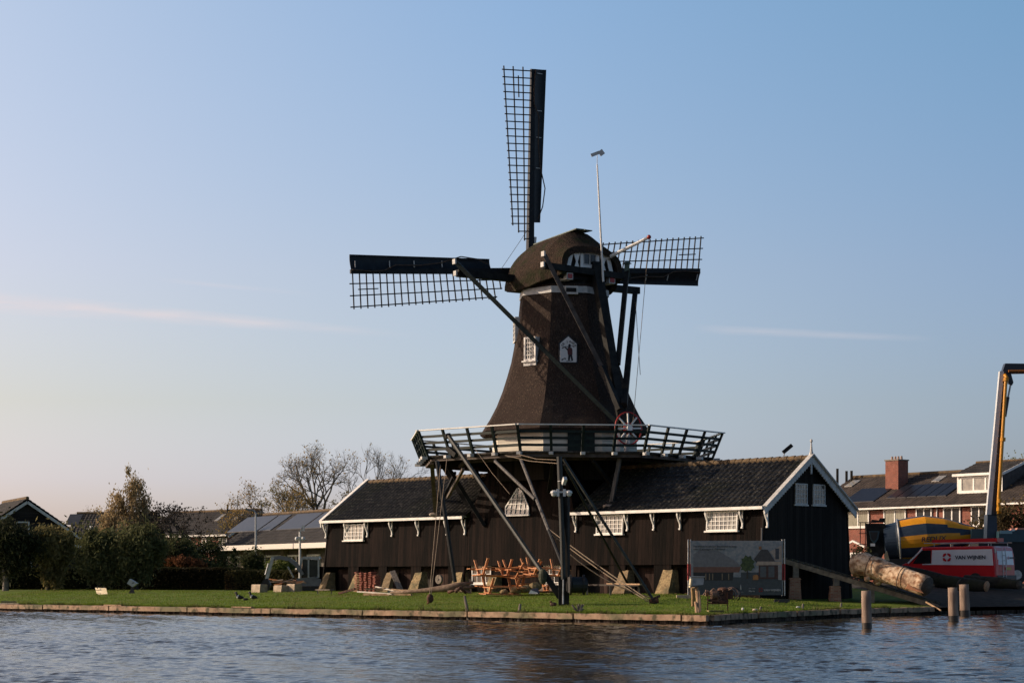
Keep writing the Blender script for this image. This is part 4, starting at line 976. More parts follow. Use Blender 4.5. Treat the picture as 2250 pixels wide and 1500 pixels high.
# right row of houses
RH=Fr(22.6,126.4,.618,-.786)
rbr=brick('red_brick_row',(.30,.085,.055),(.21,.062,.042),(.30,.22,.18),-math.atan2(-.786,.618),.22,.065,stain=.2)
zeR,zrR=6.15,8.35
row,rrf,(e_,t_,n_,slR)=house('red brick terrace with brown tiled roof, solar panels and dormer behind the trucks',RH,-4,24,9,.8,zeR,zrR,rbr,rtile)
m=MB(); m.bar(RH.p(-4.2,-.45,zeR-.12),RH.p(24.2,-.45,zeR-.12),.12,.11); m.build('gutter',white,row)
def hwin(fr,par,px0,px1,zb,zt,nx,ny,pm,t_=0,name='window',fm=None,**k):
    s0=fr.s_at(px0,t_); s1=fr.s_at(px1,t_); window(par,fr.p(s0,t_-.02,zb),fr.u,V(0,0,1),s1-s0,zt-zb,nx,ny,fm or white,pm,name,**dict(dict(fw=.09,bar=.09,dep=.08,sill=.10),**k))
hwin(RH,row,1862,1911,4.85,5.98,2,1,curtain); hwin(RH,row,1943,1992,4.85,5.98,2,1,curtain); hwin(RH,row,2014,2049,4.9,5.98,2,1,house_glass); hwin(RH,row,2074,2112,4.75,5.98,2,1,house_glass); hwin(RH,row,2135,2170,4.75,5.98,2,1,house_glass)
hwin(RH,row,1870,1912,1.9,3.2,2,1,house_glass); hwin(RH,row,2000,2060,1.9,3.2,2,1,house_glass)
m=MB(); s_=RH.s_at(2060,0); m.tube([RH.p(s_,-.06,zeR-.2),RH.p(s_,-.06,1)],.05,6); m.build('downpipe',white,row)
m=MB(); s_=RH.s_at(1886,0); m.bar(RH.p(s_-1.0,-.5,3.55),RH.p(s_,-.5,3.95),.14,.12); m.bar(RH.p(s_,-.5,3.95),RH.p(s_+1.0,-.5,3.55),.14,.12); m.build('porch_roof_trim',white,row)
roof_rect(RH,1850,1919,.5,2.5,zeR,slR,'solar_panel',panel_m,rrf)
for k in range(6): roof_rect(RH,1948+k*22,1968+k*22,.9,2.7,zeR,slR,'solar_panel',panel_m,rrf)
roof_rect(RH,1855,1872,3.0,3.9,zeR,slR,'skylight',glass_pale,rrf); roof_rect(RH,2046,2063,3.1,3.9,zeR,slR,'skylight',glass_pale,rrf)
s_=RH.s_at(1966,2.6); m=MB(); zc=zeR+slR*2.2
m.loft([[RH.p(s_-.55+a,2.3+b,zc-.6) for a,b in((0,0),(1.1,0),(1.1,1.0),(0,1.0))],[RH.p(s_-.55+a,2.3+b,zrR+.95) for a,b in((0,0),(1.1,0),(1.1,1.0),(0,1.0))]]); ch=m.build('chimney',rbr,rrf)
m=MB(); m.obox(RH.p(s_,2.8,zrR+.98),RH.u*1.2,RH.v*1.1,V(0,0,.08)); m.build('chimney_cap',mat('concrete_cap',(.2,.17,.14),.9),ch)
for a in (-.4,-.13,.13,.4):
    m=MB(); m.tube([RH.p(s_+a,2.8,zrR+1.0),RH.p(s_+a,2.8,zrR+1.25)],[.09,.07],8); m.build('chimney_pot',mat('clay_pot',(.35,.25,.2),.8),ch)
for px,h in ((1840,.75),(1860,.55),(1871,.55)):
    s_=RH.s_at(px,3.9); m=MB(); m.tube([RH.p(s_,3.9,zeR+slR*3.9),RH.p(s_,3.9,zrR+h)],.09,8); m.build('vent_pipe',blackwood,rrf)
# dormer
s0=RH.s_at(2108,1.5); s1=RH.s_at(2203,1.3); zd0=zeR+slR*1.35; zd1=zd0+1.2; t0=1.3
m=MB(); m.loft([[RH.p(a,t0,zd0-.1),RH.p(a,t0,zd1),RH.p(a,3.4,zd1+.78),RH.p(a,5.5,zd1),RH.p(a,5.5,zd0-.1)] for a in(s0,s1)]); dm=m.build('dormer',mat('dormer_cladding',(.05,.045,.042),.7,(.09,.08,.075),4),row)
m=MB()
for tA,dr in ((t0-.25,1),(5.75,-1)):
    e=RH.p(s0-.15 if dr>0 else s1+.15,tA,zd1+.02); upv=RH.p(0,3.4,zd1+.86)-RH.p(0,tA,zd1+.02); nn_=RH.u.cross(upv).normalized(); nn_=nn_ if nn_.z>0 else -nn_
    pantile(m,e,RH.u*dr,s1-s0+.3,upv,nn_,.3,.36,.035)
m.loft([[RH.p(a,t0-.25,zd1-.03),RH.p(a,3.4,zd1+.80),RH.p(a,5.75,zd1-.03)] for a in (s0-.15,s1+.15)],closed=False,cap=False); drf=m.build('dormer_roof',dtile,dm)
m=MB(); m.bar(RH.p(s1+.17,t0-.25,zd1-.05),RH.p(s1+.17,3.4,zd1+.78),.05,.16); m.bar(RH.p(s1+.17,5.7,zd1-.05),RH.p(s1+.17,3.4,zd1+.78),.05,.16); m.build('barge_board',white,drf)
m=MB(); m.tube([RH.p(s0-.15,3.4,zd1+.9),RH.p(s1+.15,3.4,zd1+.9)],.1,6); m.build('ridge_tiles',ridge_m,drf)
m=MB(); m.obox(RH.p((s0+s1)/2,t0-.01,(zd0+zd1)/2),RH.u*(s1-s0),RH.v*.03,V(0,0,zd1-zd0-.02)); m.build('front_panel',white,dm)
window(dm,RH.p(s0+.3,t0-.04,zd0+.1),RH.u,V(0,0,1),s1-s0-.5,zd1-zd0-.2,3,1,white,glass_pale,fw=.12,bar=.13,dep=.08,sill=.12)
m=MB(); m.bar(RH.p(s0-.15,t0-.3,zd1+.0),RH.p(s1+.15,t0-.3,zd1+.0),.10,.16); m.build('fascia',white,dm)
# left side houses
BU=Fr(-23.2,151,.52,-.855); zeB,zrB=3.75,6.45
bung,brf,(e_,t_,n_,slB)=house('low bungalow with dark roof and solar panels, cream fascia, beside the mill shed',BU,0,24,8,.8,zeB,zrB,brick('brown_brick',(.15,.13,.12),(.11,.095,.085),(.2,.18,.15),0),dtile,over=.1)
m=MB(); m.obox(BU.p(12,-.9,zeB+.02),BU.u*25,BU.v*1.9,V(0,0,.36)); m.build('fascia',mat('cream_fascia',(.66,.61,.55),.6),bung)
for a,b_ in ((527,592),(596,622),(634,690),(694,735)): roof_rect(BU,a-28,b_-28,1.9,3.7,zeB,slB,'solar_panel',panel_g,brf)
for k,(a,b_,pm) in enumerate(((500,536,house_glass),(545,571,house_glass),(583,622,house_glass),(632,664,house_glass),(676,705,house_glass))):
    hwin(BU,bung,a,b_,1.2,3.2,3,1,pm,fw=.14,bar=.12); 
for px in (489,540,576,628,670):
    s_=BU.s_at(px,-.1); m=MB(); m.obox(BU.p(s_,-.2,2.2),BU.u*.5,BU.v*.4,V(0,0,2.8)); m.build('brick_pier',brick('brown_brick2',(.22,.17,.13),(.18,.14,.11),(.25,.22,.18),0),bung)
HB=Fr(-25.1,170,.75,-.66); zeH,zrH=5.4,7.55
hb,hbr,(e_,t_,n_,slH)=house('two-storey brick house with dark roof and two skylights, left of the bungalow',HB,-12,0,7,.8,zeH,zrH,rb,dtile,barge=white_dull)
m=MB(); m.bar(HB.p(-12,-.4,zeH-.1),HB.p(0,-.4,zeH-.1),.14,.16); m.build('gutter',white,hb)
hwin(HB,hb,482,500,3.9,5.1,2,1,glass_pale); hwin(HB,hb,445,462,3.9,5.1,2,1,glass_dark); hwin(HB,hb,400,420,3.9,5.1,2,1,glass_dark)
roof_rect(HB,471,479,1.9,2.9,zeH,slH,'skylight',glass_pale,hbr); roof_rect(HB,508,518,1.9,2.9,zeH,slH,'skylight',glass_pale,hbr)
for px,h in ((500,.7),(522,1.5)):
    m=MB(); s_=HB.s_at(px,3.3); m.tube([HB.p(s_,3.3,zrH-.3),HB.p(s_,3.3,zrH+h)],.08 if h<1 else .025,6); m.build('vent_pipe',blackwood,hbr)
HC=Fr(-38.6,165,.995,-.09); zeC,zrC=4.4,7.1
hc,hcr,(e_,t_,n_,slC)=house('house with grey roof panels and skylights behind the willows',HC,0,6.8,8,.8,zeC,zrC,rb,dtile)
roof_rect(HC,143,172,2.4,3.8,zeC,slC,'solar_panel',panel_g,hcr); roof_rect(HC,150,158,1.3,2.1,zeC,slC,'skylight',glass_pale,hcr); roof_rect(HC,188,196,1.3,2.2,zeC,slC,'skylight',white,hcr); roof_rect(HC,164,184,.2,1.2,zeC,slC,'solar_panel',panel_g,hcr)
# the gabled house at the far left: ridge runs away, gable faces the canal
gx,gy=-35.5,140.0; GA=Fr(gx,gy,-.43,.90)       # u = along the ridge, away
def gp_(a,b,z): return Vector((gx,gy,0))+GA.u*a+Vector((.9,.43,0))*b+Vector((0,0,z))
ha=thing('house','dark gabled house with white framed attic window at the far left',"house",gp_(4,0,.8))
slate=boards('dark_weatherboard',(.016,.014,.014),(.045,.038,.036),-math.atan2(.43,.9),.18,horizontal=True)
m=MB(); m.loft([[gp_(a,b,z) for b,z in((-4.2,.8),(4.2,.8),(4.2,4.35),(0,7.15),(-4.2,4.35))] for a in(.3,9)]); m.build('wall',slate,ha)
m=MB()
for sg_ in (1,-1):
    e=gp_(0,4.75*sg_,4.1); tp_=gp_(0,0,7.32); upv=tp_-e; n__=GA.u.cross(upv).normalized(); n__=n__ if n__.z>0 else -n__
    pantile(m,e,GA.u,9.3,upv,n__,.3,.36,.04)
m.loft([[gp_(a,b,z) for b,z in((-4.75,4.02),(0,7.24),(4.75,4.02))] for a in(0,9.3)],closed=False,cap=False)
har=m.build('roof',dtile,ha)
m=MB(); m.bar(gp_(-.03,4.6,3.98),gp_(-.03,0,7.06),.05,.2); m.bar(gp_(-.03,-4.6,3.98),gp_(-.03,0,7.06),.05,.2); m.build('barge_board',white_dull,har)
m=MB(); m.tube([gp_(-.1,0,7.36),gp_(9.3,0,7.36)],.13,7); m.build('ridge_tiles',ridge_m,har)
window(ha,gp_(.27,-.75,4.2),Vector((.9,.43,0)),V(0,0,1),.95,1.45,1,1,white_dull,glass_dark,fw=.1,dep=.08,sill=.1)
window(ha,gp_(.27,-2.2,1.7),Vector((.9,.43,0)),V(0,0,1),2.6,1.25,2,1,white_dull,glass_dark,fw=.1,bar=.08,dep=.08,sill=.1)
m=MB(); m.obox(gp_(-.1,4.3,3.85),Vector((.9,.43,0))*2.4,GA.u*.8,V(0,0,.2)); m.build('flat_canopy',white_dull,ha)
m=MB(); m.prism([gp_(2.6,-2.5,5.67),gp_(3.4,-2.5,5.67),gp_(3.4,-1.5,6.36),gp_(2.6,-1.5,6.36)],V(0,0,.06)); m.build('skylight',glass_pale,har)
# ================= things on the lawn =================
def onlawn(px,Y,dz=0): 
    x=(px-1125)/FPX*Y; return Vector((x,Y,gz(x,Y)+dz))
wood_raw=mat('raw_wood',(.28,.17,.09),.8,(.45,.30,.18),5,(1,1,.4),.4)
wood_or=mat('orange_larch',(.40,.150,.055),.6,(.55,.24,.09),6,(3,3,3),.2)
wood_gr=mat('grey_weathered_wood',(.10,.085,.07),.85,(.25,.21,.17),6,(2,2,.5),.4)
rust=mat('rusty_iron',(.03,.018,.013),.8,(.12,.05,.028),9,bump=.4)
conc=mat('rough_concrete',(.30,.24,.17),.9,(.46,.37,.27),6,bump=.6)
black_m=mat('black_rubber',(.012,.012,.013),.6)
# hoisting mast on the lawn
MBASE=onlawn(1240,72,-.05); mast=thing('hoisting_mast','tall dark hoisting mast with stays, ropes and cameras in front of the mill base','mast',MBASE)
def LP(px,py,Y): return W(px,py,Y)
mg=mat('mast_green_black',(.010,.013,.012),.6,(.030,.034,.030),4,(2,2,.3))
m=MB(); m.obox(MBASE+V(-.02,0,.55),(.40,0,0),(0,.36,0),(0,0,1.1)); m.build('mast_foot',blackwood,mast)
m=MB(); m.bar(MBASE+V(.06,.02,1.1),LP(1243,1090,72.0),.24,.24); m.build('mast_post',blackwood,mast)
m=MB(); m.tube([LP(1238,1272,71.8),LP(1236,1200,71.8),LP(1229,1003,71.9)],[.085,.09,.10],10); m.build('mast_pole',mg,mast)
m=MB(); m.tube([LP(1238,1272,71.75),LP(1237,1326,71.7)],.035,6); m.build('conduit',steel,mast)
def cyl(p,q,r,name,mt,par,n=8,r1=None):
    m=MB(); m.tube([p,q],[r,r if r1 is None else r1],n); return m.build(name,mt,par)
cyl(LP(984,955,79),LP(1229,1311,72.6),.088,'boom',mg,mast)
cyl(LP(983,953,79.02),LP(985,962,79),.14,'boom_head',blackwood,mast)
m=MB(); m.torus(LP(1001,981,78.6),(0,1,0),.14,.03,14,5); m.tube([LP(1001,981,78.5),LP(985,958,78.9)],.02,4); m.build('pulley',blackwood,mast)
m=MB(); m.bar(LP(985,985,78.8),LP(1003,1000,78.5),.22,.2); m.build('pulley_block',blackwood,mast)
cyl(LP(960,1012,80),LP(1000,1278,80.5),.085,'stay_pole',mat('black_pole',(.010,.011,.013),.5),mast)
onr=onlawn(1441,71.5); cyl(LP(1238,1008,72.1),onr,.055,'stay_pole',mg,mast)
cyl(LP(1239,1020,72.1),onlawn(1392,83),.05,'stay_pole',blackwood,mast)
m=MB(); m.tube([onr+V(-.25,0,.08),onr+V(.1,0,.14)],.10,8); m.tube([onr+V(-.2,-.1,.15),onr+V(.15,.1,.3)],.05,6); m.build('anchor',rust,mast)
cyl(LP(1145,1010,84),LP(1206,1165,78),.075,'spar',greybeam,mast); cyl(LP(1088,1013,85),LP(1175,1096,80.5),.07,'spar',greybeam,mast)
cyl(LP(1206,1165,78),LP(1245,1262,73.5),.07,'spar',blackwood,mast)
for a,b_,sag in ((LP(1206,1162,78),onr+V(-.25,0,.15),.12),(LP(1206,1168,78),onr+V(-.3,0,.1),.2),(LP(1250,1215,73),LP(1432,1312,72),.5)):
    m=MB(); pts=[a.lerp(b_,i/8)-V(0,0,sag*4*(i/8)*(1-i/8)*.5) for i in range(9)]; m.tube(pts,.022,5); m.build('rope',rope_m,mast)
for a,b_ in ((LP(1110,1000,84),LP(1228,1018,72)),(LP(1140,998,84),LP(1222,1010,72)),(LP(1043,985,82),LP(1120,1085,79))):
    m=MB(); m.tube([a,a.lerp(b_,.5)-V(0,0,.08),b_],.012,4); m.build('rope',rope_m,mast)
m=MB(); m.tube([LP(1250,1284,71.6),LP(1284,1284,71.9)],[.30,.30],16); m.tube([LP(1252,1284,71.55),LP(1256,1284,71.55)],[.38,.38],16); m.tube([LP(1280,1284,71.9),LP(1285,1284,71.9)],[.38,.38],16); m.build('winch_drum',black_m,mast)
m=MB(); m.bar(LP(1196,1258,72.3),LP(1231,1312,72.2),.22,.2); m.build('foot_brace',blackwood,mast)
m=MB(); c=LP(1193,1266,72.2); m.sphere(c,(.17,.14,.30),12,8); m.build('pulley_block',mat('mossy_iron',(.03,.035,.02),.8,(.07,.075,.045),9),mast)
camw=mat('camera_white',(.62,.62,.60),.4)
for sgn,px in ((-1,1217),(1,1250)):
    m=MB(); a=LP(1233,1081,71.75); b_=LP(px,1078,71.75); m.bar(a,b_,.06,.07); m.bar(LP(1233+sgn*7,1074,71.75),LP(1233+sgn*7,1090,71.75),.10,.12); ca=m.build('camera_arm',camw,mast)
    m=MB(); m.loft([[b_+V(math.cos(k*PI/5)*r,math.sin(k*PI/5)*r,z) for k in range(10)] for r,z in((.06,.02),(.12,-.02),(.13,-.08),(.10,-.12),(.09,-.17),(.04,-.21))]); m.build('dome_camera',camw,ca,smooth=False)
m=MB(); m.bar(LP(1238,1062,71.7),LP(1242,1050,71.5),.13,.16); m.build('bullet_camera',camw,mast)
for z in (1056,1081):
    m=MB(); m.tube([LP(1232,z,71.8),LP(1232,z+1.5,71.8)],.115,10); m.build('clamp_band',steel,mast)
# pulley anchored near the bank with its ropes going up to the gallery
pb=onlawn(938,76.5); t_=thing('rope_pulley','iron pulley block anchored in the grass with two ropes rising to the gallery','pulley',pb)
m=MB(); c=LP(945,1314,76.2); m.tube([pb,c-V(.05,0,.12)],[.03,.05],6); m.build('shackle',rust,t_)
m=MB(); m.sphere(c,(.14,.09,.19),12,8); m.build('block',rust,t_)
for p,q in ((c+V(-.02,0,.15),LP(968,1020,80.0)),(c+V(.04,0,.15),LP(982,1008,80.0))): m=MB(); m.tube([p,q],.014,4); m.build('rope',rope_m,t_)
# stakes on the bank
for px,py0,tilt,lab,yy in ((1030,1338,-.16,'leaning old wooden stake on the bank edge, left of the other two',0),(1140,1342,.05,'short broken stake on the bank edge with dry stems',0),(1272,1345,.12,'tuft-topped broken stump at the bank edge below the hoisting mast',0)):
    x=xpx(px); y=shore_y(x)+.12; m=MB(); h=.55 if px==1030 else .28
    m.tube([V(x,y-.18,-.25),V(x+tilt*.3,y,.33),V(x+tilt,y+.02,.33+h)],[.06,.06,.045],7)
    rg=random.Random(px)
    for _ in range(7): m.tube([V(x+rg.uniform(-.12,.12),y-.02,.28),V(x+rg.uniform(-.2,.2),y-.15,rg.uniform(-.1,.35))],.012,3)
    if px==1272:
        for _ in range(9): m.tube([V(x,y,.35),V(x+rg.uniform(-.25,.25),y,.45+rg.random()*.2)],.02,4)
    tag(m.build('stake',wood_gr,loc=(x,y,.3)),lab,'stake',group='stakes along the bank')
# picnic tables, upside down in a heap
def picnic(loc):
    o=thing('picnic_table','x','picnic table',loc); L=Vector(loc)
    def b(name,c,d): m=MB(); m.box(L+Vector(c),d); m.build(name,wood_or,o)
    m=MB()
    for i in range(5): m.box(L+V(0,-.30+.15*i,.02),(1.8,.135,.04))
    m.build('tabletop',wood_or,o)
    for s_ in(-1,1):
        m=MB(); m.box(L+V(0,.66*s_-.07,.34),(1.8,.12,.04)); m.box(L+V(0,.66*s_+.07,.34),(1.8,.12,.04)); m.build('bench_seat',wood_or,o)
        x=.62*s_
        for q in(-1,1):
            m=MB(); m.bar(L+V(x+.03*q,.22*q,.04),L+V(x+.03*q,.62*q,.74),.045,.11,up=(1,0,0)); m.build('leg',wood_or,o)
        m=MB(); m.bar(L+V(x,-.78,.30),L+V(x,.78,.30),.04,.10,up=(1,0,0)); m.build('crosspiece',wood_or,o)
        m=MB(); m.bar(L+V(x,-.34,.07),L+V(x,.34,.07),.04,.08,up=(1,0,0)); m.build('crosspiece',wood_or,o)
    return o
pt1=picnic(onlawn(1096,84,.02)); 
specs=[(onlawn(1100,84.0,.06),(R(2),R(1),R(26)),'upside-down picnic table lying lowest in the heap'),
(onlawn(1084,84.6,.86),(R(-3),R(2),R(32)),'upside-down picnic table stacked uppermost at the left'),
(onlawn(1146,85.2,.80),(R(6),R(-3),R(50)),'upside-down picnic table turned askew in the middle of the heap'),
(onlawn(1196,84.2,.85),(R(4),R(3),R(30)),'upside-down picnic table propped at the right end of the heap by the mast'),
(onlawn(1172,85.6,.10),(R(-4),R(0),R(20)),'upside-down picnic table underneath the askew one')]
for i,(l,rt_,lb) in enumerate(specs):
    o=pt1 if i==0 else copy_tree(pt1); o.location=l; o.rotation_euler=rt_; tag(o,lb,'picnic table',group='orange picnic tables heaped upside down')
specs2=specs
# planks, driftwood, tiles
def plank(p,q,w_,h_,mt,label,cat='plank',name='plank',group=None,up=(0,0,1)):
    m=MB(); m.bar(p,q,w_,h_,up=up); return tag(m.build(name,mt),label,cat,group)
G='planks lying in front of the left shed'
wp_=mat('white_plank',(.62,.58,.52),.7,(.5,.44,.37),4)
plank(W(786,1299,88.0),W(862,1304,86.8),.12,.06,wp_,'white painted plank flat on the grass under the pile',group=G)
plank(W(826,1288,89),W(880,1300,87.5),.10,.05,wp_,'white painted plank slanting down across the pile',group=G)
plank(W(800,1305,87.5),W(905,1306,86.5),.2,.10,wood_raw,'long pale beam along the front of the plank pile',group=G)
plank(W(862,1254,90.5),W(882,1300,89.5),.05,.26,wood_gr,'wide grey board leaning in the third shed opening',group=G,up=(1,0,0))
plank(W(870,1265,90.5),W(866,1298,90),.05,.18,inner,'narrow brown board leaning in the third shed opening',group=G,up=(1,0,0))
plank(W(745,1303,89.5),W(780,1293,89),.12,.10,rust,'dark charred timber end left of the plank pile',group=G)
rg=random.Random(9)
for i in range(7):
    px=rg.uniform(790,868); p=W(px,rg.uniform(1292,1301),88.4+rg.uniform(-.6,.6)); a=rg.uniform(-.5,.5)
    plank(p,p+V(rg.uniform(.4,1.0),rg.uniform(-.5,.2),rg.uniform(-.08,.1)),.1,.06,rg.choice([wood_raw,wood_gr,wp_,wood_raw]),['short offcut in the plank pile before the left shed'][0],group='offcuts in the plank pile')
bench_l=thing('bench','low grey plank bench before the left corner of the shed','bench',W(714,1303,90.5))
m=MB(); m.bar(W(697,1295,90.8),W(729,1295,90.2),.3,.05); m.build('seat',wood_gr,bench_l)
for px in(698,728): m=MB(); m.bar(W(px,1296,90.5),W(px,1304,90.5),.05,.05); m.build('leg',wood_gr,bench_l)
# stacks of red pantiles
stm=mat('red_clay_tile',(.17,.040,.026),.8,(.34,.12,.08),20,bump=.3)
for k,(px,h) in enumerate(((787,44),(798,42),(808,42),(818,44),(827,36))):
    Y=91.0-.35*k; b_=W(px,1299,Y); n=11; m=MB(); rg=random.Random(k)
    for i in range(n):
        z=b_.z+(h/FPX*Y)*(i/n); c=V(b_.x+rg.uniform(-.02,.02),b_.y+rg.uniform(-.02,.02),z+.035); a=rg.uniform(-.2,.2)+SH.u.angle(V(1,0,0))*-1
        ex=V(math.cos(a),math.sin(a),0)*.17; ey=V(-math.sin(a),math.cos(a),0)*.34; m.obox(c,ex,ey,V(0,0,.04)); m.obox(c+ex*.35+V(0,0,.025),ex*.25,ey,V(0,0,.03))
    tag(m.build('tile_stack',stm),('leftmost dark','second','third','fourth','rightmost, shorter')[k]+' stack of red roof tiles between the first two stone piers','tile stack','stacks of red roof tiles')
# driftwood trunk
m=MB(); m.tube([W(858,1301,86),W(905,1299,85.5),W(950,1295,85),W(985,1291,84.8),W(1005,1285,84.6),W(1040,1279,84.6)],[.05,.08,.12,.17,.13,.05],9)
m.tube([W(995,1289,84.8),W(1015,1297,84.4),W(1035,1302,84)],[.12,.08,.04],7); m.tube([W(1005,1286,84.7),W(1030,1290,84.6),W(1060,1287,84.8)],[.08,.06,.03],7)
tag(m.build('driftwood_trunk',mat('driftwood',(.12,.08,.055),.9,(.24,.17,.12),5,bump=.7),smooth=True),'long crooked barkless tree trunk lying in front of the shed','tree trunk')
m=MB(); m.tube([W(1000,1300,84),W(1012,1290,84),W(1025,1303,84)],[.09,.1,.06],7); m.tube([W(985,1300,84.5),W(1003,1296,84.3)],[.08,.05],7); tag(m.build('root_stump',rust,smooth=True),'dark gnarled root beside the fork of the crooked trunk','root stump')
# grindstone disc in the third opening
c=W(965,1272,90.6); m=MB(); m.tube([c-SH.v*.06,c+SH.v*.06],[.22,.22],16,cap=True); m.tube([c-SH.v*.1,c+SH.v*.1],[.04,.04],8); tag(m.build('wooden_wheel',wood_gr),'pale wooden wheel leaning against the fourth low door','wheel')
m=MB(); rg=random.Random(4)
for i,(px,py) in enumerate(((1180,1289),(1172,1294),(1165,1287),(1190,1288))): pass
# rubble, tarp
for i,(px,py,s_,mt,lb) in enumerate(((1177,1287,.3,'stone','biggest mossy boulder under the picnic tables'),(1135,1296,.26,'stone','round boulder under the middle picnic table'),(1155,1292,.24,'stone','flat boulder beside the folded tarpaulin'),(1108,1300,.2,'stone','small boulder below the lowest bench board'))):
    c=W(px,py,84.0); m=MB(); m.sphere(c,(s_,s_*.7,s_*.62),12,8); m.v=[tuple(Vector(v)+Vector((1,1,1))*mnoise.noise(Vector(v)*5)*.06) for v in m.v]; tag(m.build('boulder',pier_s,smooth=False),lb,'boulder','boulders under the picnic tables')
m=MB(); c=W(1172,1304,82.5); m.loft([[c+V(-.22,0,0),c+V(.28,-.05,0),c+V(.22,.3,.02),c+V(-.18,.3,.02)],[c+V(-.08,.05,.22),c+V(.20,.02,.26),c+V(.2,.25,.2),c+V(-.02,.25,.24)]]); tp_=tag(m.build('folded_tarpaulin',mat('navy_tarp',(.03,.035,.06),.5)),'folded navy tarpaulin with a white label, on the grass by the boulders','tarpaulin')
m=MB(); m.prism([c+V(-.2,-.03,.01),c+V(.2,-.07,.01),c+V(.16,-.02,.07),c+V(-.12,-.01,.17)],V(0,-.02,0)); m.build('label_patch',white,tp_)
# trough bench behind the mast, right
o=thing('work_bench','long low dark plank bench in front of the right shed piers','bench',W(1345,1305,83.8)); m=MB(); m.bar(W(1262,1284,85),W(1412,1285,80.5),.45,.07); m.build('top',mat('dark_plank',(.02,.017,.015),.8,(.06,.045,.035),5),o); m=MB(); m.bar(W(1335,1282,82.6),W(1408,1283,80.2),.12,.06); m.build('front_edge',wood_raw,o)
for px,Y in((1290,84.1),(1341,82.3),(1404,80.7)): m=MB(); m.bar(W(px,1286,Y),onlawn(px,Y,-.1),.08,.08); m.build('leg',wood_gr,o)
# concrete blocks left of the shed
for i,(pa,pb_,py0,py1,Y,lb) in enumerate(((551,577,1283,1304,98,'leftmost weathered block, tapered, under the digger bucket'),(600,623,1285,1303,99,'middle weathered block in front of the digger'),(628,652,1282,1303,99,'rightmost and palest block in front of the digger'))):
    a=W(pa,py1,Y+.3); w_=(pb_-pa)/FPX*Y*1.28; h=(py1-py0)/FPX*Y; m=MB(); rg=random.Random(i+40)
    def q(u_,v_,z): return a+SH.u*(u_*w_)+SH.v*v_+V(rg.uniform(-.015,.015),0,z)
    m.loft([[q(.06,0,-.1),q(.94,0,-.1),q(.94,.5,-.1),q(.06,.5,-.1)],[q(.02,0,h*.5),q(.98,0,h*.5),q(.98,.5,h*.5),q(.02,.5,h*.5)],[q(0,.02,h*.88),q(1,.02,h*.88),q(1,.5,h*.88),q(0,.5,h*.88)],[q(.04,.06,h),q(.97,.06,h),q(.97,.46,h),q(.04,.46,h)]])
    tag(m.build('concrete_block',conc),lb,'concrete block','weathered blocks before the digger')
# wood debris heap on the blocks
rg=random.Random(31)
for i in range(14):
    p=W(rg.uniform(605,662),rg.uniform(1272,1283),99.5+rg.uniform(-.3,.6)); d=V(rg.uniform(.3,.9),rg.uniform(-.3,.3),rg.uniform(-.12,.14)); m=MB(); m.bar(p-d/2,p+d/2,.07,.05); tag(m.build('scrap_board',rg.choice([wood_raw,wood_or,wood_gr,rust])),'splintered scrap board heaped on the blocks before the digger','board','scrap boards on the blocks')
m=MB(); m.bar(W(592,1303,98.6),W(665,1303,98.4),.35,.08); tag(m.build('pallet_board',wood_raw),'pale boards lying under the two right blocks','board')
# mini excavator
XO=W(668,1303,103.5); ex=thing('mini_excavator','light grey mini excavator with arm bent down, behind the left shed corner','excavator',XO)
greyp=mat('light_grey_paint',(.40,.42,.40),.45,(.30,.31,.30),5); dgrey=mat('dark_grey_paint',(.10,.11,.12),.5,(.15,.16,.165),5)
def XP(px,py,dy=0): return W(px,py,103.5+dy)
for dy in(-.6,.7):
    m=MB(); p=[XP(px,py,dy) for px,py in ((640,1303),(700,1303),(707,1297),(703,1288),(640,1288),(634,1296))]; m.prism(p,V(0,.3,0)); m.build('track',black_m,ex)
m=MB(); m.prism([XP(646,1287,-.5),XP(704,1287,-.5),XP(706,1272,-.5),XP(690,1266,-.5),XP(652,1270,-.5)],V(0,1.3,0)); m.build('body',dgrey,ex)
m=MB(); pts=[(660,1268),(661,1240),(664,1226),(678,1226),(678,1268)]
for a,b_ in zip(pts,pts[1:]): m.bar(XP(*a,-.52),XP(*b_,-.52),.09,.09); 
for a,b_ in (((678,1226),(700,1228)),((700,1228),(700,1268))): m.bar(XP(*a,-.52),XP(*b_,-.52),.09,.09); 
for a,b_ in zip(pts,pts[1:]): m.bar(XP(*a,.5),XP(*b_,.5),.08,.08)
m.prism([XP(662,1226,-.55),XP(702,1226,-.55),XP(700,1222,-.55),XP(667,1222,-.55)],V(0,1.15,0)); cb=m.build('cab',greyp,ex)
m=MB(); m.prism([XP(662,1266,-.5),XP(699,1266,-.5),XP(699,1229,-.5),XP(665,1229,-.5)],V(0,.98,0)); m.build('cab_glass',mat('cab_glass',(.012,.018,.016),.1,(.035,.045,.035),2,spec=.25),cb)
m=MB(); pts=[(665,1262),(652,1240),(636,1228),(615,1224),(596,1226)]; pts=[XP(a,b_,-.75) for a,b_ in pts]
for p,q in zip(pts,pts[1:]): m.bar(p,q,.2,.26,up=(0,1,0))
m.build('boom',dgrey,ex)
m=MB(); m.bar(XP(600,1223,-.8),XP(586,1272,-.8),.16,.22,up=(0,1,0)); m.build('dipper_arm',greyp,ex)
m=MB(); m.tube([XP(590,1237,-.9),XP(583,1262,-.9)],.05,6); m.tube([XP(632,1244,-.9),XP(645,1268,-.9)],.05,6); m.build('hydraulic_ram',steel,ex)
m=MB(); m.prism([XP(588,1270,-1.0),XP(594,1284,-1.0),XP(588,1300,-1.0),XP(576,1302,-1.0),XP(573,1282,-1.0),XP(580,1272,-1.0)],V(0,.5,0)); m.build('bucket',black_m,ex)
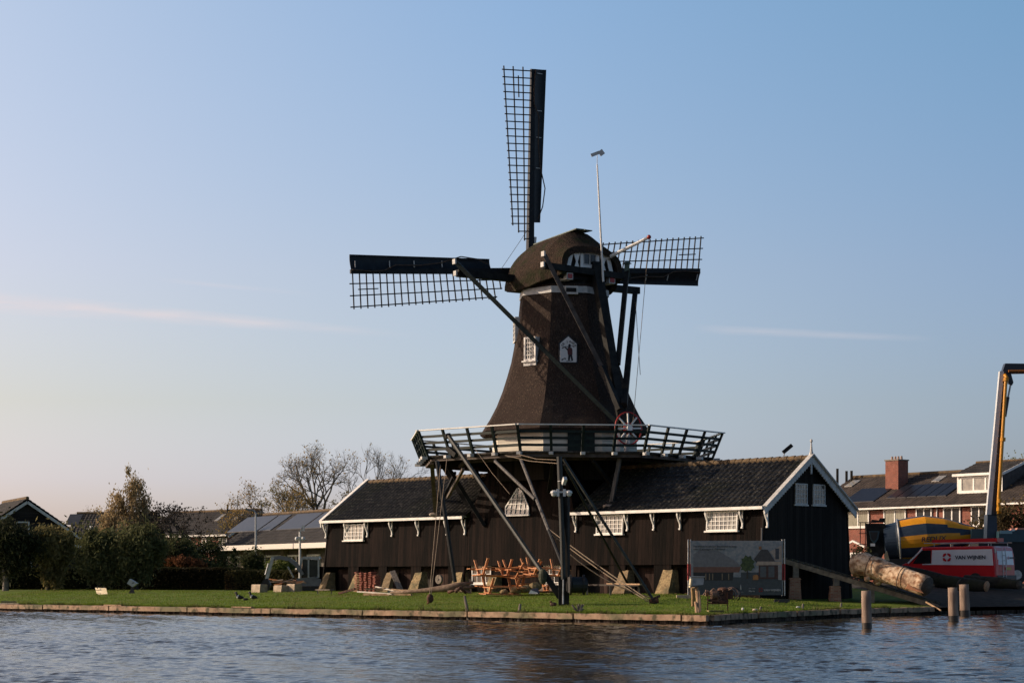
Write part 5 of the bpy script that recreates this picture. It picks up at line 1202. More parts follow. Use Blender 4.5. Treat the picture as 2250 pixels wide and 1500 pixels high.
# lamp post
LPb=onlawn(562,135,-.1); lp=thing('street_lamp','tall slim grey street lamp standing in front of the bungalow','street lamp',LPb)
polem=mat('lamp_grey',(.40,.41,.42),.5,(.3,.31,.32),6)
topz=W(562,1127,135)
m=MB(); m.tube([LPb,V(LPb.x,135,3),topz,W(558,1121,135),W(548,1118,135)],[.11,.085,.06,.05,.04],9); m.build('pole',polem,lp)
m=MB(); m.bar(W(553,1120.5,135),W(540,1118,135),.26,.12); m.build('lamp_head',dgrey,lp)
# camera pole
CP=W(659,1290,107); cp=thing('camera_pole','white pole with dome cameras beside the black shed end','camera pole',CP)
m=MB(); m.tube([CP,W(659,1168,107)],[.075,.06],9); m.build('pole',camw,cp)
for px in(652,666): m=MB(); m.bar(W(659,1180,106.9),W(px,1179,106.9),.06,.06); ca=m.build('camera_arm',camw,cp); m=MB(); m.sphere(W(px,1183,106.9),(.11,.11,.13),10,6); m.build('dome_camera',camw,ca)
m=MB(); m.bar(W(659,1168,107),W(665,1160,107),.12,.06); m.obox(W(666,1160,107),V(.16,0,0),V(0,.12,0),V(0,0,.30)); m.build('bullet_camera',camw,cp)
# notice board on the lawn
nb=onlawn(222,100); nbo=thing('notice_board','small tilted wooden notice board on two legs, on the lawn','notice board',nb)
cream=mat('cream_board',(.52,.43,.26),.7,(.66,.58,.40),6)
a=W(209,1291,100.1); b_=W(233,1292,99.5); c=W(236,1305,98.9); d=W(213,1305,99.5)
m=MB(); m.prism([d,c,b_,a],V(0,.04,.02)); bd=m.build('board',cream,nbo)
dk=mat('board_lettering',(.10,.075,.05),.8)
rtv=(c-d).normalized(); upv=(a-d).normalized(); upv=(upv-rtv*upv.dot(rtv)).normalized(); nb_=rtv.cross(upv)
text('HONDEN AAN',.115,d.lerp(a,.58)+rtv*.02+nb_*.008+(a-d)*0,rtv,(a-d),dk,bd,sx=.62); text('DE LIJN',.115,d.lerp(a,.16)+rtv*.12+nb_*.008,rtv,(a-d),dk,bd,sx=.62)
for p,q in ((W(213,1304,99.4),W(214,1311,99.2)),(W(219,1305,99.6),W(221,1311,99.6)),(W(233,1305,99.4),W(236,1312,99.2))): m=MB(); m.bar(p,q,.07,.06); m.build('leg',mat('brown_leg',(.06,.03,.02),.8),nbo)
for px in (214,228): m=MB(); m.bar(W(px,1292,99.7),W(px,1288,99.8),.04,.04); m.build('peg',wood_gr,nbo)
# sculpture: tilted box on a stone foot
so_=onlawn(290,100); sc=thing('box_sculpture','pale metal box tilted on a dark stone foot, on the lawn','sculpture',so_)
stn=mat('dark_stone',(.035,.034,.033),.8,(.06,.057,.055),6)
m=MB(); m.loft([[W(x,y,100+dy) for x,y,dy in((281.5,1313,-.15),(297.5,1313,-.15),(297.5,1313,.2),(281.5,1313,.2))],[W(x,y,100+dy) for x,y,dy in((282,1303,-.15),(297,1303,-.15),(297,1303,.2),(282,1303,.2))],[W(x,y,100+dy) for x,y,dy in((286,1296,-.1),(294,1296,-.1),(294,1296,.15),(286,1296,.15))],[W(x,y,100+dy) for x,y,dy in((288,1289,-.05),(291,1289,-.05),(291,1289,.1),(288,1289,.1))]]); m.build('stone_foot',stn,sc)
m=MB(); m.prism([W(279,1281,99.7),W(291,1289,99.7),W(301,1281,99.7),W(285,1271,99.7)],V(0,.45,0)); bx=m.build('metal_box',mat('pale_metal',(.35,.37,.36),.5,(.45,.46,.45),6),sc)
m=MB(); m.prism([W(289,1281,99.69),W(294,1281,99.69),W(295,1278,99.69),W(291,1279,99.69)],V(0,-.01,0)); m.build('mark',dgrey,bx)
# ducks at the bank
dkb=mat('duck_black',(.012,.011,.013),.6,(.03,.028,.03),9); dkw=mat('duck_white',(.55,.55,.52),.7)
def duck(px,Y,label,asleep=False,s=1.0,mirror=1):
    b_=onlawn(px,Y); m=MB(); P=lambda x,y,z: b_+V(x*mirror*s,y*s,z*s)
    if not asleep:
        path=[(.20,0,.10),(.15,0,.13),(.06,0,.15),(-.04,0,.17),(-.10,0,.22),(-.115,0,.29),(-.13,0,.335),(-.15,0,.35),(-.19,0,.335),(-.225,0,.325)]
        rad=[.012,.05,.085,.09,.065,.045,.052,.05,.022,.008]
        m.tube([P(*q) for q in path],[r*s for r in rad],10)
        m.m=[1 if (30<=i<42 and i%10 in (5,6,7,8)) else 0 for i in range(len(m.m))]
        m.tube([P(-.02,.03,.1),P(-.02,.03,0)],.012*s,5); m.tube([P(.03,-.03,.1),P(.03,-.03,0)],.012*s,5)
        m.sphere(P(-.06,-.055,.155),(.05*s,.03*s,.05*s),8,6,1)
    else:
        m.tube([P(*q) for q in [(.16,0,.06),(.1,0,.08),(0,0,.09),(-.1,0,.07),(-.12,0,.12),(-.08,0,.15)]],[.01*s,.05*s,.08*s,.06*s,.04*s,.01*s],10)
    return tag(m.build('duck',[dkb,dkw],smooth=True,loc=b_),label,'duck','ducks on the bank edge')
duck(526,85.0,'black and white duck standing on the bank, left of the resting one',s=1.05); duck(556,84.6,'black and white duck standing on the bank, rightmost of three',s=1.05); duck(540,84.8,'small duck resting low between the two standing ducks',True,.8)
m=MB(); x0=xpx(513); x1=xpx(556); m.bar(V(x0,shore_y(x0)+.0,.345),V(x1,shore_y(x1)+.0,.345),.22,.04); tag(m.build('loose_plank',wood_raw),'loose pale plank lying on the bank timber under the ducks','plank')
m=MB(); x0=xpx(232); x1=xpx(270); m.bar(V(x0,shore_y(x0)+.0,.345),V(x1,shore_y(x1)+.0,.345),.2,.04); tag(m.build('loose_plank',wood_raw),'loose pale plank on the bank timber below the notice board','plank')
# small jetty grating at the far left edge
m=MB()
for i in range(22): x=xpx(2)+i*.042; m.bar(V(x,shore_y(x)+.1,.34),V(x,shore_y(x)+.1,.46),.02,.02)
x0=xpx(0);x1=xpx(44); m.bar(V(x0,shore_y(x0)+.05,.34),V(x1,shore_y(x1)+.05,.34),.2,.04); tag(m.build('low_grating',wood_gr),'low wooden grating on the bank at the left picture edge','grating')

# banner on a construction fence
BF=Fr(W(1512,1304,77.5).x,77.5,1,-.06); Lb=(1719-1512)/FPX*77.2; z0=.82; 
bf=thing('banner_fence','building-site fence with printed banner of a thatched farmhouse, before the right shed','banner fence',BF.p(Lb/2,0,z0))
ztop=E+(1268-1187)/FPX*77.3
strp=mat('site_fence_red',(.30,.03,.03),.5)
for s_ in (0.0,.10,Lb-.02,Lb+.08):
    m=MB(); m.tube([BF.p(s_,0,z0),BF.p(s_,0,ztop+.05)],.025,7); pp_=m.build('fence_tube',steel,bf)
    m=MB(); m.tube([BF.p(s_,0,z0+.62),BF.p(s_,0,z0+1.28)],.034,7); m.build('red_sleeve',strp,pp_)
for z in (z0+.08,ztop-.02,(z0+ztop)/2):
    m=MB(); m.tube([BF.p(.1,.03,z),BF.p(Lb,.03,z)],.018,6); m.build('fence_rail',steel,bf)
m=MB(); 
for i in range(40): m.tube([BF.p(.12+(Lb-.2)*i/39,.03,z0+.08),BF.p(.12+(Lb-.2)*i/39,.03,ztop-.02)],.004,3)
m.build('wire_mesh',steel,bf)
H=ztop-z0-.03
def bp_(x,y,o=0): return BF.p(.10+(Lb-.12)*x,-.03-o,z0+.02+H*y)
def cm(n,c,c2=None):
    c=tuple(v*1.7 for v in c); c2=tuple(v*1.7 for v in c2) if c2 else None
    return mat('banner_'+n,c,.8,c2 or tuple(v*1.25 for v in c),9)
bsky=cm('sky',(.10,.115,.13),(.17,.165,.165)); 
m=MB(); m.prism([bp_(0,0),bp_(1,0),bp_(1,1),bp_(0,1)],BF.v*.012); bn=m.build('banner',bsky,bf)
LAY=[0]
def art(pts,c,name='print'):
    LAY[0]+=1; m=MB(); o=.0015+LAY[0]*.0012; m.prism([bp_(x,y,o) for x,y in pts],BF.v*.001); return m.build(name,c,bn)
art([(.0,.33),(.55,.33),(.55,.42),(1,.42),(1,.0),(0,0)],cm('ground',(.030,.036,.040)),'printed_ground')
art([(.03,.52),(.55,.52),(.50,.62),(.30,.82),(.10,.84),(.03,.75)],cm('thatch',(.085,.085,.09)),'printed_roof')
art([(.03,.42),(.53,.42),(.55,.52),(.03,.52)],cm('brickband',(.085,.045,.035)),'printed_eaves')
art([(.03,.27),(.46,.27),(.47,.42),(.03,.42)],cm('dark',(.016,.017,.018)),'printed_wall')
for x in (.16,.20,.235,.34,.41): art([(x,.28),(x+.012,.28),(x+.012,.40),(x,.40)],cm('lit',(.10,.075,.05)),'printed_window')
art([(.72,.60),(.93,.60),(.88,.74),(.84,.84),(.77,.84),(.69,.66)],cm('roof2',(.035,.033,.034)),'printed_roof')
art([(.745,.84),(.775,.84),(.775,.90),(.745,.90)],cm('chimney',(.12,.06,.03)),'printed_chimney')
art([(.86,.80),(.995,.92),(.995,.64),(.92,.64),(.90,.74)],cm('gable',(.17,.14,.12)),'printed_gable')
art([(.925,.66),(.965,.66),(.965,.86),(.925,.86)],cm('pane',(.03,.033,.04)),'printed_window')
art([(.71,.55),(.995,.56),(.995,.62),(.73,.62)],cm('eave2',(.19,.15,.12)),'printed_eaves')
art([(.745,.30),(.96,.30),(.96,.55),(.745,.55)],cm('porch',(.035,.02,.018)),'printed_wall')
for x in (.76,.85): art([(x,.33),(x+.065,.33),(x+.065,.53),(x,.53)],cm('pane2',(.045,.05,.055)),'printed_window')
art([(.955,.28),(.995,.28),(.995,.55),(.955,.55)],cm('door',(.13,.13,.13)),'printed_door')
art([(.55,.46),(.575,.47),(.60,.43),(.63,.46),(.66,.44),(.675,.49),(.70,.51),(.685,.57),(.70,.62),(.67,.66),(.655,.73),(.63,.70),(.60,.74),(.58,.68),(.555,.67),(.565,.60),(.54,.55),(.56,.51)],cm('tree',(.020,.030,.014),(.045,.06,.025)),'printed_tree')
art([(.61,.30),(.63,.30),(.625,.45),(.615,.45)],cm('trunk',(.03,.025,.02)),'printed_tree')
art([(.68,.28),(.74,.28),(.74,.36),(.72,.38),(.68,.36)],cm('wagon',(.17,.08,.03)),'printed_cart')
bw=mat('banner_white',(.32,.33,.34),.7); brd=mat('banner_red',(.25,.02,.02),.7); bdk=mat('banner_dark_text',(.03,.03,.035),.7)
text('Van Wijnen bouwt hier Bouwkavels te koop',.105,bp_(.03,.885,.03),BF.u,V(0,0,1),bdk,bn,sx=.92); text('voor 10 woningen in Woudsend',.105,bp_(.03,.835,.03),BF.u,V(0,0,1),bdk,bn,sx=.92)
text('VAN WIJNEN',.115,bp_(.80,.075,.03),BF.u,V(0,0,1),bw,bn,bold=.004); text('De vette',.075,bp_(.635,.115,.03),BF.u,V(0,0,1),bw,bn); text('Marge',.095,bp_(.635,.06,.03),BF.u,V(0,0,1),bw,bn,bold=.003)
text('Gemeente',.05,bp_(.52,.05,.03),BF.u,V(0,0,1),bw,bn)
art([(.546,.10),(.556,.10),(.553,.16),(.548,.20),(.543,.17),(.54,.13)],bw,'printed_logo')
for a in range(4):
    t0_=a*PI/2+.25; q=[( .765+math.cos(t0_+k)*rr*.022,.095+math.sin(t0_+k)*rr*.040) for k,rr in((0,1),(.6,1.1),(1.1,1),(1.1,.55),(.6,.6),(0,.55))]; art(q,brd,'printed_logo')
for px in (1497,1712):
    c=onlawn(px+6,77.2); m=MB(); m.obox(c+V(0,0,.06),V(.6,0,0),V(0,.26,0),V(0,0,.14)); m.build('foot_block',conc if px<1600 else mat('dark_concrete',(.05,.05,.05),.9),bf)

# post with a metal letterbox and the old engine on the bank corner
pb2=V(xpx(1535)+.0,shore_y(xpx(1535))+.9,.4); pw=thing('box_on_posts','metal covered box on leaning wooden posts at the bank corner','box on posts',W(1530,1352,64.5))
for a,b_,r in ((W(1531,1290,64.6),W(1534,1350,64.0),.06),(W(1522,1290,65.6),W(1523,1330,65.8),.075),(W(1528,1322,64.2),W(1530,1348,63.8),.045),(W(1535,1298,65),W(1538,1345,64.6),.05)):
    m=MB(); m.tube([a,a.lerp(b_,.5)+V(.01,0,0),b_],[r,r*.95,r],7); m.build('post',wood_raw if r<.07 else mat('yellow_wood',(.33,.21,.09),.8,(.22,.15,.08),5),pw)
m=MB(); m.prism([W(1516,1286,64.2),W(1545,1284,64.2),W(1547,1273,64.2),W(1546,1266,64.2),W(1519,1266,64.2)],V(0,.6,0)); bx=m.build('box',mat('zinc_sheet',(.20,.22,.23),.35,(.32,.33,.33),6,metal=.5),pw)
m=MB(); m.tube([W(1516,1266,64.1),W(1549,1266.5,64.1)],.022,6); m.build('lid_edge',steel,bx)
m=MB(); m.prism([W(1516,1290,64.15),W(1520,1286,64.15),W(1522,1271,64.15),W(1518,1271,64.15)],V(0,.5,0)); m.build('end_board',cream,bx)
en=thing('old_engine','rusty old engine with hoses on an iron frame at the bank corner','engine',W(1580,1340,65.5))
def EP(px,py,dy=0): return W(px,py,65.5+dy)
m=MB(); m.box(EP(1580,1310),(.55,.55,.42)); m.box(EP(1598,1306),(.35,.4,.3)); m.sphere(EP(1590,1295),(.22,.2,.10),10,6); m.build('engine_block',rust,en)
m=MB(); m.tube([EP(1564,1306,-.3),EP(1575,1306,-.3)],[.14,.12],12); m.tube([EP(1550,1302,-.1),EP(1557,1302,-.1)],[.12,.10],10); m.build('cylinder_head',mat('rusty_pale',(.14,.08,.055),.7,(.24,.15,.10),10),en)
for px in(1555,1599): m=MB(); m.bar(EP(px,1300,-.3),EP(px,1341,-.3),.035,.035); m.build('frame_leg',rust,en)
m=MB(); m.bar(EP(1555,1325,-.3),EP(1600,1325,-.3),.04,.04); m.bar(EP(1555,1318,-.3),EP(1600,1322,-.3),.12,.08); m.build('frame_rail',rust,en)
hs=mat('hose_tan',(.20,.12,.09),.6,(.30,.2,.15),6)
for k,(c0,rr) in enumerate((((1608,1304),.22),((1603,1306),.20),((1612,1305),.24))):
    m=MB(); cc=EP(*c0,-.1+.12*k); m.tube([EP(1590,1297,-.05)]+[cc+V(math.cos(a)*rr,0,math.sin(a)*rr) for a in [PI*.8-PI*1.1*i/10 for i in range(11)]],.022,6); m.build('hose',hs if k<2 else black_m,en,smooth=True)
m=MB(); m.tube([EP(1560,1300,-.32),EP(1568,1292,-.35),EP(1577,1298,-.35),EP(1578,1320,-.35)],.02,6); m.tube([EP(1552,1297,-.3),EP(1545,1307,-.4)],.018,6); m.build('hose',hs,en,smooth=True)
rg=random.Random(12); m=MB()
for i in range(16):
    p=EP(rg.uniform(1562,1604),rg.uniform(1294,1322),-.28); q=p+V(rg.uniform(-.2,.2),rg.uniform(-.08,.08),rg.uniform(-.15,.15)); m.tube([p,q],.016,5)
m.build('pipework',mat('rusty_pale',(.14,.08,.055),.7),en)
m=MB(); m.bar(EP(1555,1343,-.4),EP(1588,1343,-.3),.3,.10); m.build('base_plank',mat('mossy_plank',(.10,.10,.03),.9,(.2,.17,.07),6),en)
# ducks and stones on the right lawn
for px,Y,k,lb in ((1632,67.5,'w','small white stone lying on the grass right of the old engine'),(1659,67.5,'p','pale pinkish flat stone on the grass beside a short stake')):
    c=onlawn(px,Y); m=MB(); m.sphere(c+V(0,0,.06),(.10 if k=='p' else .05,.07,.06),8,6); tag(m.build('stone',white_dull if k=='w' else mat('pink_stone',(.5,.38,.3),.8,(.62,.52,.44),9)),lb,'stone')
for px,Y,h,lb in ((1671,67.6,.2,'short dark stake beside the pale flat stone'),(1764,72.5,.2,'short brown stake on the grass near the duck-sized white stone'),(1848,75.5,.2,'short brown stake farthest right on the grass below the ramp')):
    c=onlawn(px,Y); m=MB(); m.tube([c,c+V(0,0,h*.6),c+V(.02,0,h)],[.05,.045,.03],6); tag(m.build('stake',wood_gr,loc=c),lb,'stake','short stakes on the right lawn')
c=onlawn(1754,72.3); m=MB(); m.sphere(c+V(0,0,.05),(.09,.06,.04),8,6); tag(m.build('stone',white_dull),'small white stone beside the brown stake left of the mooring post','stone')
c=onlawn(1216,71.5); m=MB(); m.sphere(c+V(0,0,.06),(.13,.1,.09),8,6); m.sphere(c+V(-.1,0,.16),(.05,.05,.04),8,6); tag(m.build('rusty_lump',rust),'rusty iron lump on the grass beside the mast foot','scrap iron')

# ramp, logs, mooring posts
ra=W(1716,1230,82.6); rb_=W(2062,1333,81.0); dirr=(rb_-ra).normalized(); side=dirr.cross(V(0,0,1)).normalized(); side=-side if side.y<0 else side
rmp=thing('log_ramp','sloping plank ramp on brick piers running from the shed gable to the water','ramp',W(1890,1320,81.5))
plankm=mat('old_ramp_plank',(.045,.040,.032),.9,(.13,.115,.085),6,(1,1,1),.5,c3=(.05,.055,.03))
m=MB(); m.bar(ra-side*.0,rb_,.14,.20); m.build('side_beam',mat('ramp_beam',(.14,.11,.08),.85,(.26,.21,.15),5),rmp)
m=MB(); m.bar(ra+side*2.0,rb_+side*2.0,.14,.20); m.build('side_beam',plankm,rmp)
m=MB(); L=(rb_-ra).length; n=int(L/.24); upn=side.cross(dirr); upn=-upn if upn.z<0 else upn
for i in range(n): m.bar(ra+dirr*(i+.5)*.24+upn*.12-side*.02,ra+dirr*(i+.5)*.24+upn*(.12+.01*(i%3))+side*2.05,.21,.05)
m.build('deck',plankm,rmp)
for k,o_ in enumerate((.5,1.1,1.6)):
    m=MB(); m.bar(ra+upn*.17+side*o_,rb_+upn*.17+side*o_,.07,.05); m.build('rail',plankm,rmp)
for px,wb in((1748,.55),(1838,.5),(1915,.3)):
    f=(px-1716)/(2062-1716); p=ra.lerp(rb_,f); g=gz(p.x,p.y); m=MB()
    if px<1900:
        h=(p.z-g)*.62; m.loft([[V(p.x+a*wb*k_/2,p.y+(b_+1)*.3*k_,z) for a,b_ in((-1,-1),(1,-1),(1,1),(-1,1))] for k_,z in((1,g-.1),(.8,g+h*.9),(.95,g+h*.92),(.75,g+h))]); m.build('brick_pier',brick('ramp_brick',(.34,.13,.075),(.42,.25,.16),(.4,.34,.27),0,.2,.065,stain=.3),rmp)
    m=MB(); m.bar(V(p.x+.03,p.y+.1,g if px>1900 else g+h),p+V(.03,.1,-.08),.24,.3,up=(0,1,0)); m.build('timber_block',mat('block_wood',(.14,.12,.10),.85,(.22,.19,.15),5),rmp)
cyl(W(2035,1322,80.3),W(2068,1341,79.3),.04,'slide_pole',wood_raw,rmp)
# the big barked log
def log(pts,rad,mt,endm,label,name='log',n=18,seed=1,group=None,knots=()):
    m=MB(); rg=random.Random(seed); N_=26; P=[];Rr=[]
    for i in range(N_+1):
        f=i/N_*(len(pts)-1); k=min(int(f),len(pts)-2); g=f-k; P.append(Vector(pts[k]).lerp(Vector(pts[k+1]),g)); Rr.append(rad[k]+(rad[k+1]-rad[k])*g)
    m.tube(P,Rr,n,0,True,1)
    d=(P[-1]-P[0]).normalized(); vs=[]
    for i,v in enumerate(m.v):
        v=Vector(v); c=P[min(i//n,N_)]; o_=(v-c); 
        if o_.length>1e-4: v=c+o_*(1+.10*mnoise.noise(v*1.7+Vector((seed,0,0)))+.06*mnoise.noise(v*5))
        vs.append(tuple(v))
    m.v=vs
    for (f,ang,r) in knots:
        c=Vector(pts[0]).lerp(Vector(pts[-1]),f); up_=Vector((0,0,1)); sd=d.cross(up_).normalized(); o_=(sd*math.cos(ang)+up_*math.sin(ang)); R_=rad[0]+(rad[-1]-rad[0])*f
        m.sphere(c+o_*R_*.92,(r,r,r),9,6)
    return tag(m.build(name,[mt,endm],smooth=True),label,'log',group)
logm=mat('stripped_log',(.30,.145,.07),.75,(.70,.51,.34),6.5,(1,.7,1),.9,bscale=5,c3=(.15,.075,.038),detail=10,contrast=(.36,.58),bdist=.06)
logend=mat('log_end_dark',(.05,.038,.03),.9,(.10,.075,.055),8)
big=log([W(1877,1243,81.9),W(1900,1240,81.6),W(1955,1258,80.9),W(2037,1288,79.6)],[.47,.52,.45,.43],logm,logend,'huge pale half-stripped log lying on the ramp, two rope slings round it',knots=((.22,-1.0,.14),(.3,-2.0,.2)))
for f in (.27,.62):
    p=W(1900,1240,81.6).lerp(W(1955,1258,80.9),.3) if f<.5 else W(1955,1258,80.9).lerp(W(2037,1288,79.6),.35); d=(W(1955,1258,80.9)-W(1900,1240,81.6)).normalized(); m=MB(); m.torus(p,d,.585 if f<.5 else .50,.02,26,5); m.build('rope_sling',mat('dark_rope',(.04,.03,.025),.9),big,smooth=True)
m=MB(); m.prism([W(1990,1292,79.5),W(2030,1303,79.0),W(2022,1294,79.2),W(1996,1284,79.4)],V(0,.12,0)); m.build('bark_flap',mat('orange_bark',(.33,.14,.07),.8,(.22,.1,.05),6),big)
barkl=mat('dark_log_bark',(.010,.009,.007),.95,(.035,.030,.022),5,(1,1,1),.9,c3=(.020,.022,.009),bdist=.05)
log([W(1945,1246,86),W(2030,1264,85),W(2110,1284,83.5)],[.22,.28,.28],barkl,logend,'dark bark-covered log behind the big pale log','log',seed=4)
log([W(2060,1276,84.5),W(2125,1283,83.5),W(2168,1288,82.8)],[.30,.30,.24],barkl,mat('fresh_break',(.30,.14,.07),.8,(.45,.26,.14),9),'mossy dark log with a torn orange end, below the van','log',seed=6)
log([W(2120,1276,86),W(2200,1280,85),W(2240,1284,84)],[.28,.25,.2],barkl,logend,'dark log lying right under the van bumper','log',seed=8)
rg=random.Random(77)
for i in range(9):
    px=rg.uniform(1905,2010); p=W(px,1262+(px-1905)*.30+rg.uniform(-3,9),81.3+rg.uniform(-.5,.6)); m=MB(); m.bar(p,p+V(rg.uniform(.3,.7),rg.uniform(-.2,.1),rg.uniform(-.25,-.02)),.08,.04); tag(m.build('bark_strip',rg.choice([rust,barkl,wood_gr])),'loose strip of bark under the big pale log','bark','bark strips under the big log')
c=W(1949,1219,88); m=MB(); m.loft([[c+V(-.10,0,-.22),c+V(.12,0,-.25),c+V(.10,.15,-.22),c+V(-.08,.15,-.2)],[c+V(-.14,0,.0),c+V(.05,0,.02),c+V(.04,.12,0),c+V(-.10,.12,0)],[c+V(-.05,0,.18),c+V(.0,0,.20),c+V(.0,.04,.18),c+V(-.04,.04,.16)]]); tag(m.build('split_stump',mat('split_wood',(.55,.33,.15),.7,(.66,.48,.28),5)),'bright splintered wood stump behind the big log, before the mixer','stump')
pm=mat('mooring_post_wood',(.17,.115,.085),.85,(.33,.24,.18),3,(2,2,.5),.4,c3=(.10,.08,.06))
wet=mat('wet_wood',(.025,.02,.016),.4)
for (px,py0,py1,px1,wd,lb) in ((1903,1297,1380,1906,.105,'leftmost mooring post in the water, standing apart'),(2093,1290,1364,2097,.115,'middle mooring post, shorter of the close pair in front'),(2118,1283,1348,2122,.11,'rightmost mooring post, just behind the middle one')):
    Y=E*FPX/(py1-1268); Y=min(Y,77); z=0; b_=W(px1,0,Y); b_.z=-.6; tp=W(px,py0,Y); m=MB(); k=.16*(Y/60)
    r_=(26 if px<2000 else 27 if px==2093 else 25)/FPX*Y/2*.55/.55*.5*2/2
    r_=(13/FPX*Y)*.84
    n_=9; P=[b_.lerp(tp,i/n_) for i in range(n_+1)]; m.tube(P,[r_*(1.06-.10*i/n_) for i in range(n_+1)],14,0)
    m.v=[tuple(Vector(v)+Vector((1,1,0))*mnoise.noise(Vector(v)*4)*.012) for v in m.v]
    m.m=[1 if (P[min(i//14,n_)].z<.12 and i<14*n_) else 0 for i in range(len(m.m))]
    tag(m.build('mooring_post',[pm,wet],smooth=True,loc=V(b_.x,b_.y,0)),lb,'mooring post','mooring posts')

# ================= red van =================
R0=W(2187,1288,91.5); Fv=V(-.72,.695,0).normalized(); Sv=V(-Fv.y,Fv.x,0); Sv=Sv if Sv.y<0 else -Sv   # Sv: outward normal of the visible side
van=thing('van','red panel van with white upper panels and a roof rack, parked behind the logs','van',R0)
def VP(x,y,z): return R0+Fv*(x*1.16)-Sv*(y*1.04)+V(0,0,z)       # x forward from the rear, y across from the visible side
vred=mat('van_red',(.50,.014,.020),.28,(.44,.012,.018),2,spec=.6); vwh=mat('van_white',(.66,.67,.70),.28,(.60,.61,.64),2,spec=.6); vgl=mat('van_glass',(.010,.011,.013),.06,(.02,.02,.022),3,spec=.9)
prof_=[(0,.35),(.02,1.0),(.06,1.55),(.14,1.88),(.30,1.95),(3.55,1.93),(3.60,1.86),(4.15,1.22),(4.65,1.02),(4.78,.80),(4.78,.35)]
def ring(y,inset): 
    return [VP(x+(inset if x<1 else -inset)*.5,y,z-(inset*.5 if z>1.5 else 0)) for x,z in prof_]
m=MB(); m.loft([ring(.06,.1)]+[[VP(x,y,z) for x,z in prof_] for y in (.12,1.78)]+[ring(1.84,.1)]); body=m.build('body',vred,van,smooth=False)
def vside(pts,name,mt,o=.0): m=MB(); m.prism([VP(x,.055-o,z) for x,z in pts],-Sv*.012); return m.build(name,mt,van)
wpan=vside([(.12,1.02),(3.05,1.06),(3.5,1.06),(3.5,1.10),(3.05,1.12),(3.02,1.78),(.18,1.80)],'white_side_panel',vwh,.01)
vside([(3.08,1.12),(3.98,1.12),(3.66,1.58),(3.50,1.76),(3.08,1.78)],'cab_window',vgl,.012)
m=MB(); m.bar(VP(3.50,.05,1.82),VP(4.20,.05,1.14),.05,.07); m.build('white_pillar_stripe',vwh,van)
for x in (.95,3.95):
    m=MB(); c=VP(x,.02,.33); m.tube([c,c-Sv*.22],[.33,.33],20); wh=m.build('wheel',black_m,van); m=MB(); m.tube([c+Sv*.01,c-Sv*.05],[.2,.2],14); m.build('rim',steel,wh)
# rear
def vr(y0,y1,z0,z1,name,mt,o=.02,y0b=None,y1b=None): 
    m=MB(); m.prism([VP(.02-o+(.0),y0,z0),VP(.02-o,y1,z0),VP(.10-o if z1>1.7 else .03-o,y1,z1),VP(.10-o if z1>1.7 else .03-o,y0,z1)],-Fv*.01); return m.build(name,mt,van)
vr(.10,.24,.60,1.80,'rear_pillar',vgl,.0)
vr(.26,1.02,1.05,1.72,'white_door_panel',vwh,.02); rp=vr(1.06,1.66,1.05,1.72,'white_door_panel',vwh,.02)
tl=vr(.08,.22,.95,1.30,'tail_light',mat('tail_light',(.6,.02,.03),.3,(.7,.05,.06),5),.05)
vr(.95,1.40,.80,.93,'number_plate',mat('plate_yellow',(.45,.32,.03),.5),.04); vr(.10,1.80,.36,.55,'bumper',mat('van_bumper',(.02,.02,.022),.5),.08)
m=MB()
for y in(.55,.83): m.tube([VP(-.08,y,.45),VP(-.06,y,1.3),VP(-.02,y,1.85)],.018,6)
for z in (.5,.75,1.0,1.25,1.5,1.75): m.tube([VP(-.07,.55,z),VP(-.07,.83,z)],.014,5)
m.build('ladder',steel,van)
# rack
m=MB()
for y in (.2,1.7): m.tube([VP(.1,y,2.12),VP(3.5,y,2.12)],.022,6)
for x in (.3,1.2,2.1,3.0): m.tube([VP(x,.2,2.12),VP(x,1.7,2.12)],.018,6); m.tube([VP(x,.2,1.94),VP(x,.2,2.12)],.018,5); m.tube([VP(x,1.7,1.94),VP(x,1.7,2.12)],.018,5)
m.build('roof_rack',steel,van)
m=MB(); m.loft([[VP(x,.35,2.15),VP(x,.95,2.15),VP(x,.95,2.15+h),VP(x,.35,2.15+h)] for x,h in((.1,.18),(3.2,.14))]); m.build('roof_box',vred,van)
upz=V(0,0,1)
text('VAN WIJNEN',.25,VP(1.90,.03,1.33),-Fv,upz,mat('van_lettering',(.02,.022,.035),.5),van,bold=.006,sx=1.12)
text('VAN WIJNEN',.09,VP(-.03,1.24,1.36),-Sv,upz,mat('van_lettering',(.02,.022,.035),.5),van,bold=.002)
def logo(cfun,r,par):
    for a in range(4):
        t0_=a*PI/2+.2; m=MB(); m.prism([cfun(math.cos(t0_+k)*rr*r,math.sin(t0_+k)*rr*r,0) for k,rr in((0,1),(.55,1.12),(1.2,1),(1.2,.58),(.6,.55),(0,.55))],cfun(0,0,.004)-cfun(0,0,0)); m.build('logo_piece',vred,par)
logo(lambda a,b_,c: VP(2.30-a,.032-c,1.42+b_),.21,van); logo(lambda a,b_,c: VP(-.02-c,1.15+a,1.39+b_),.075,van)
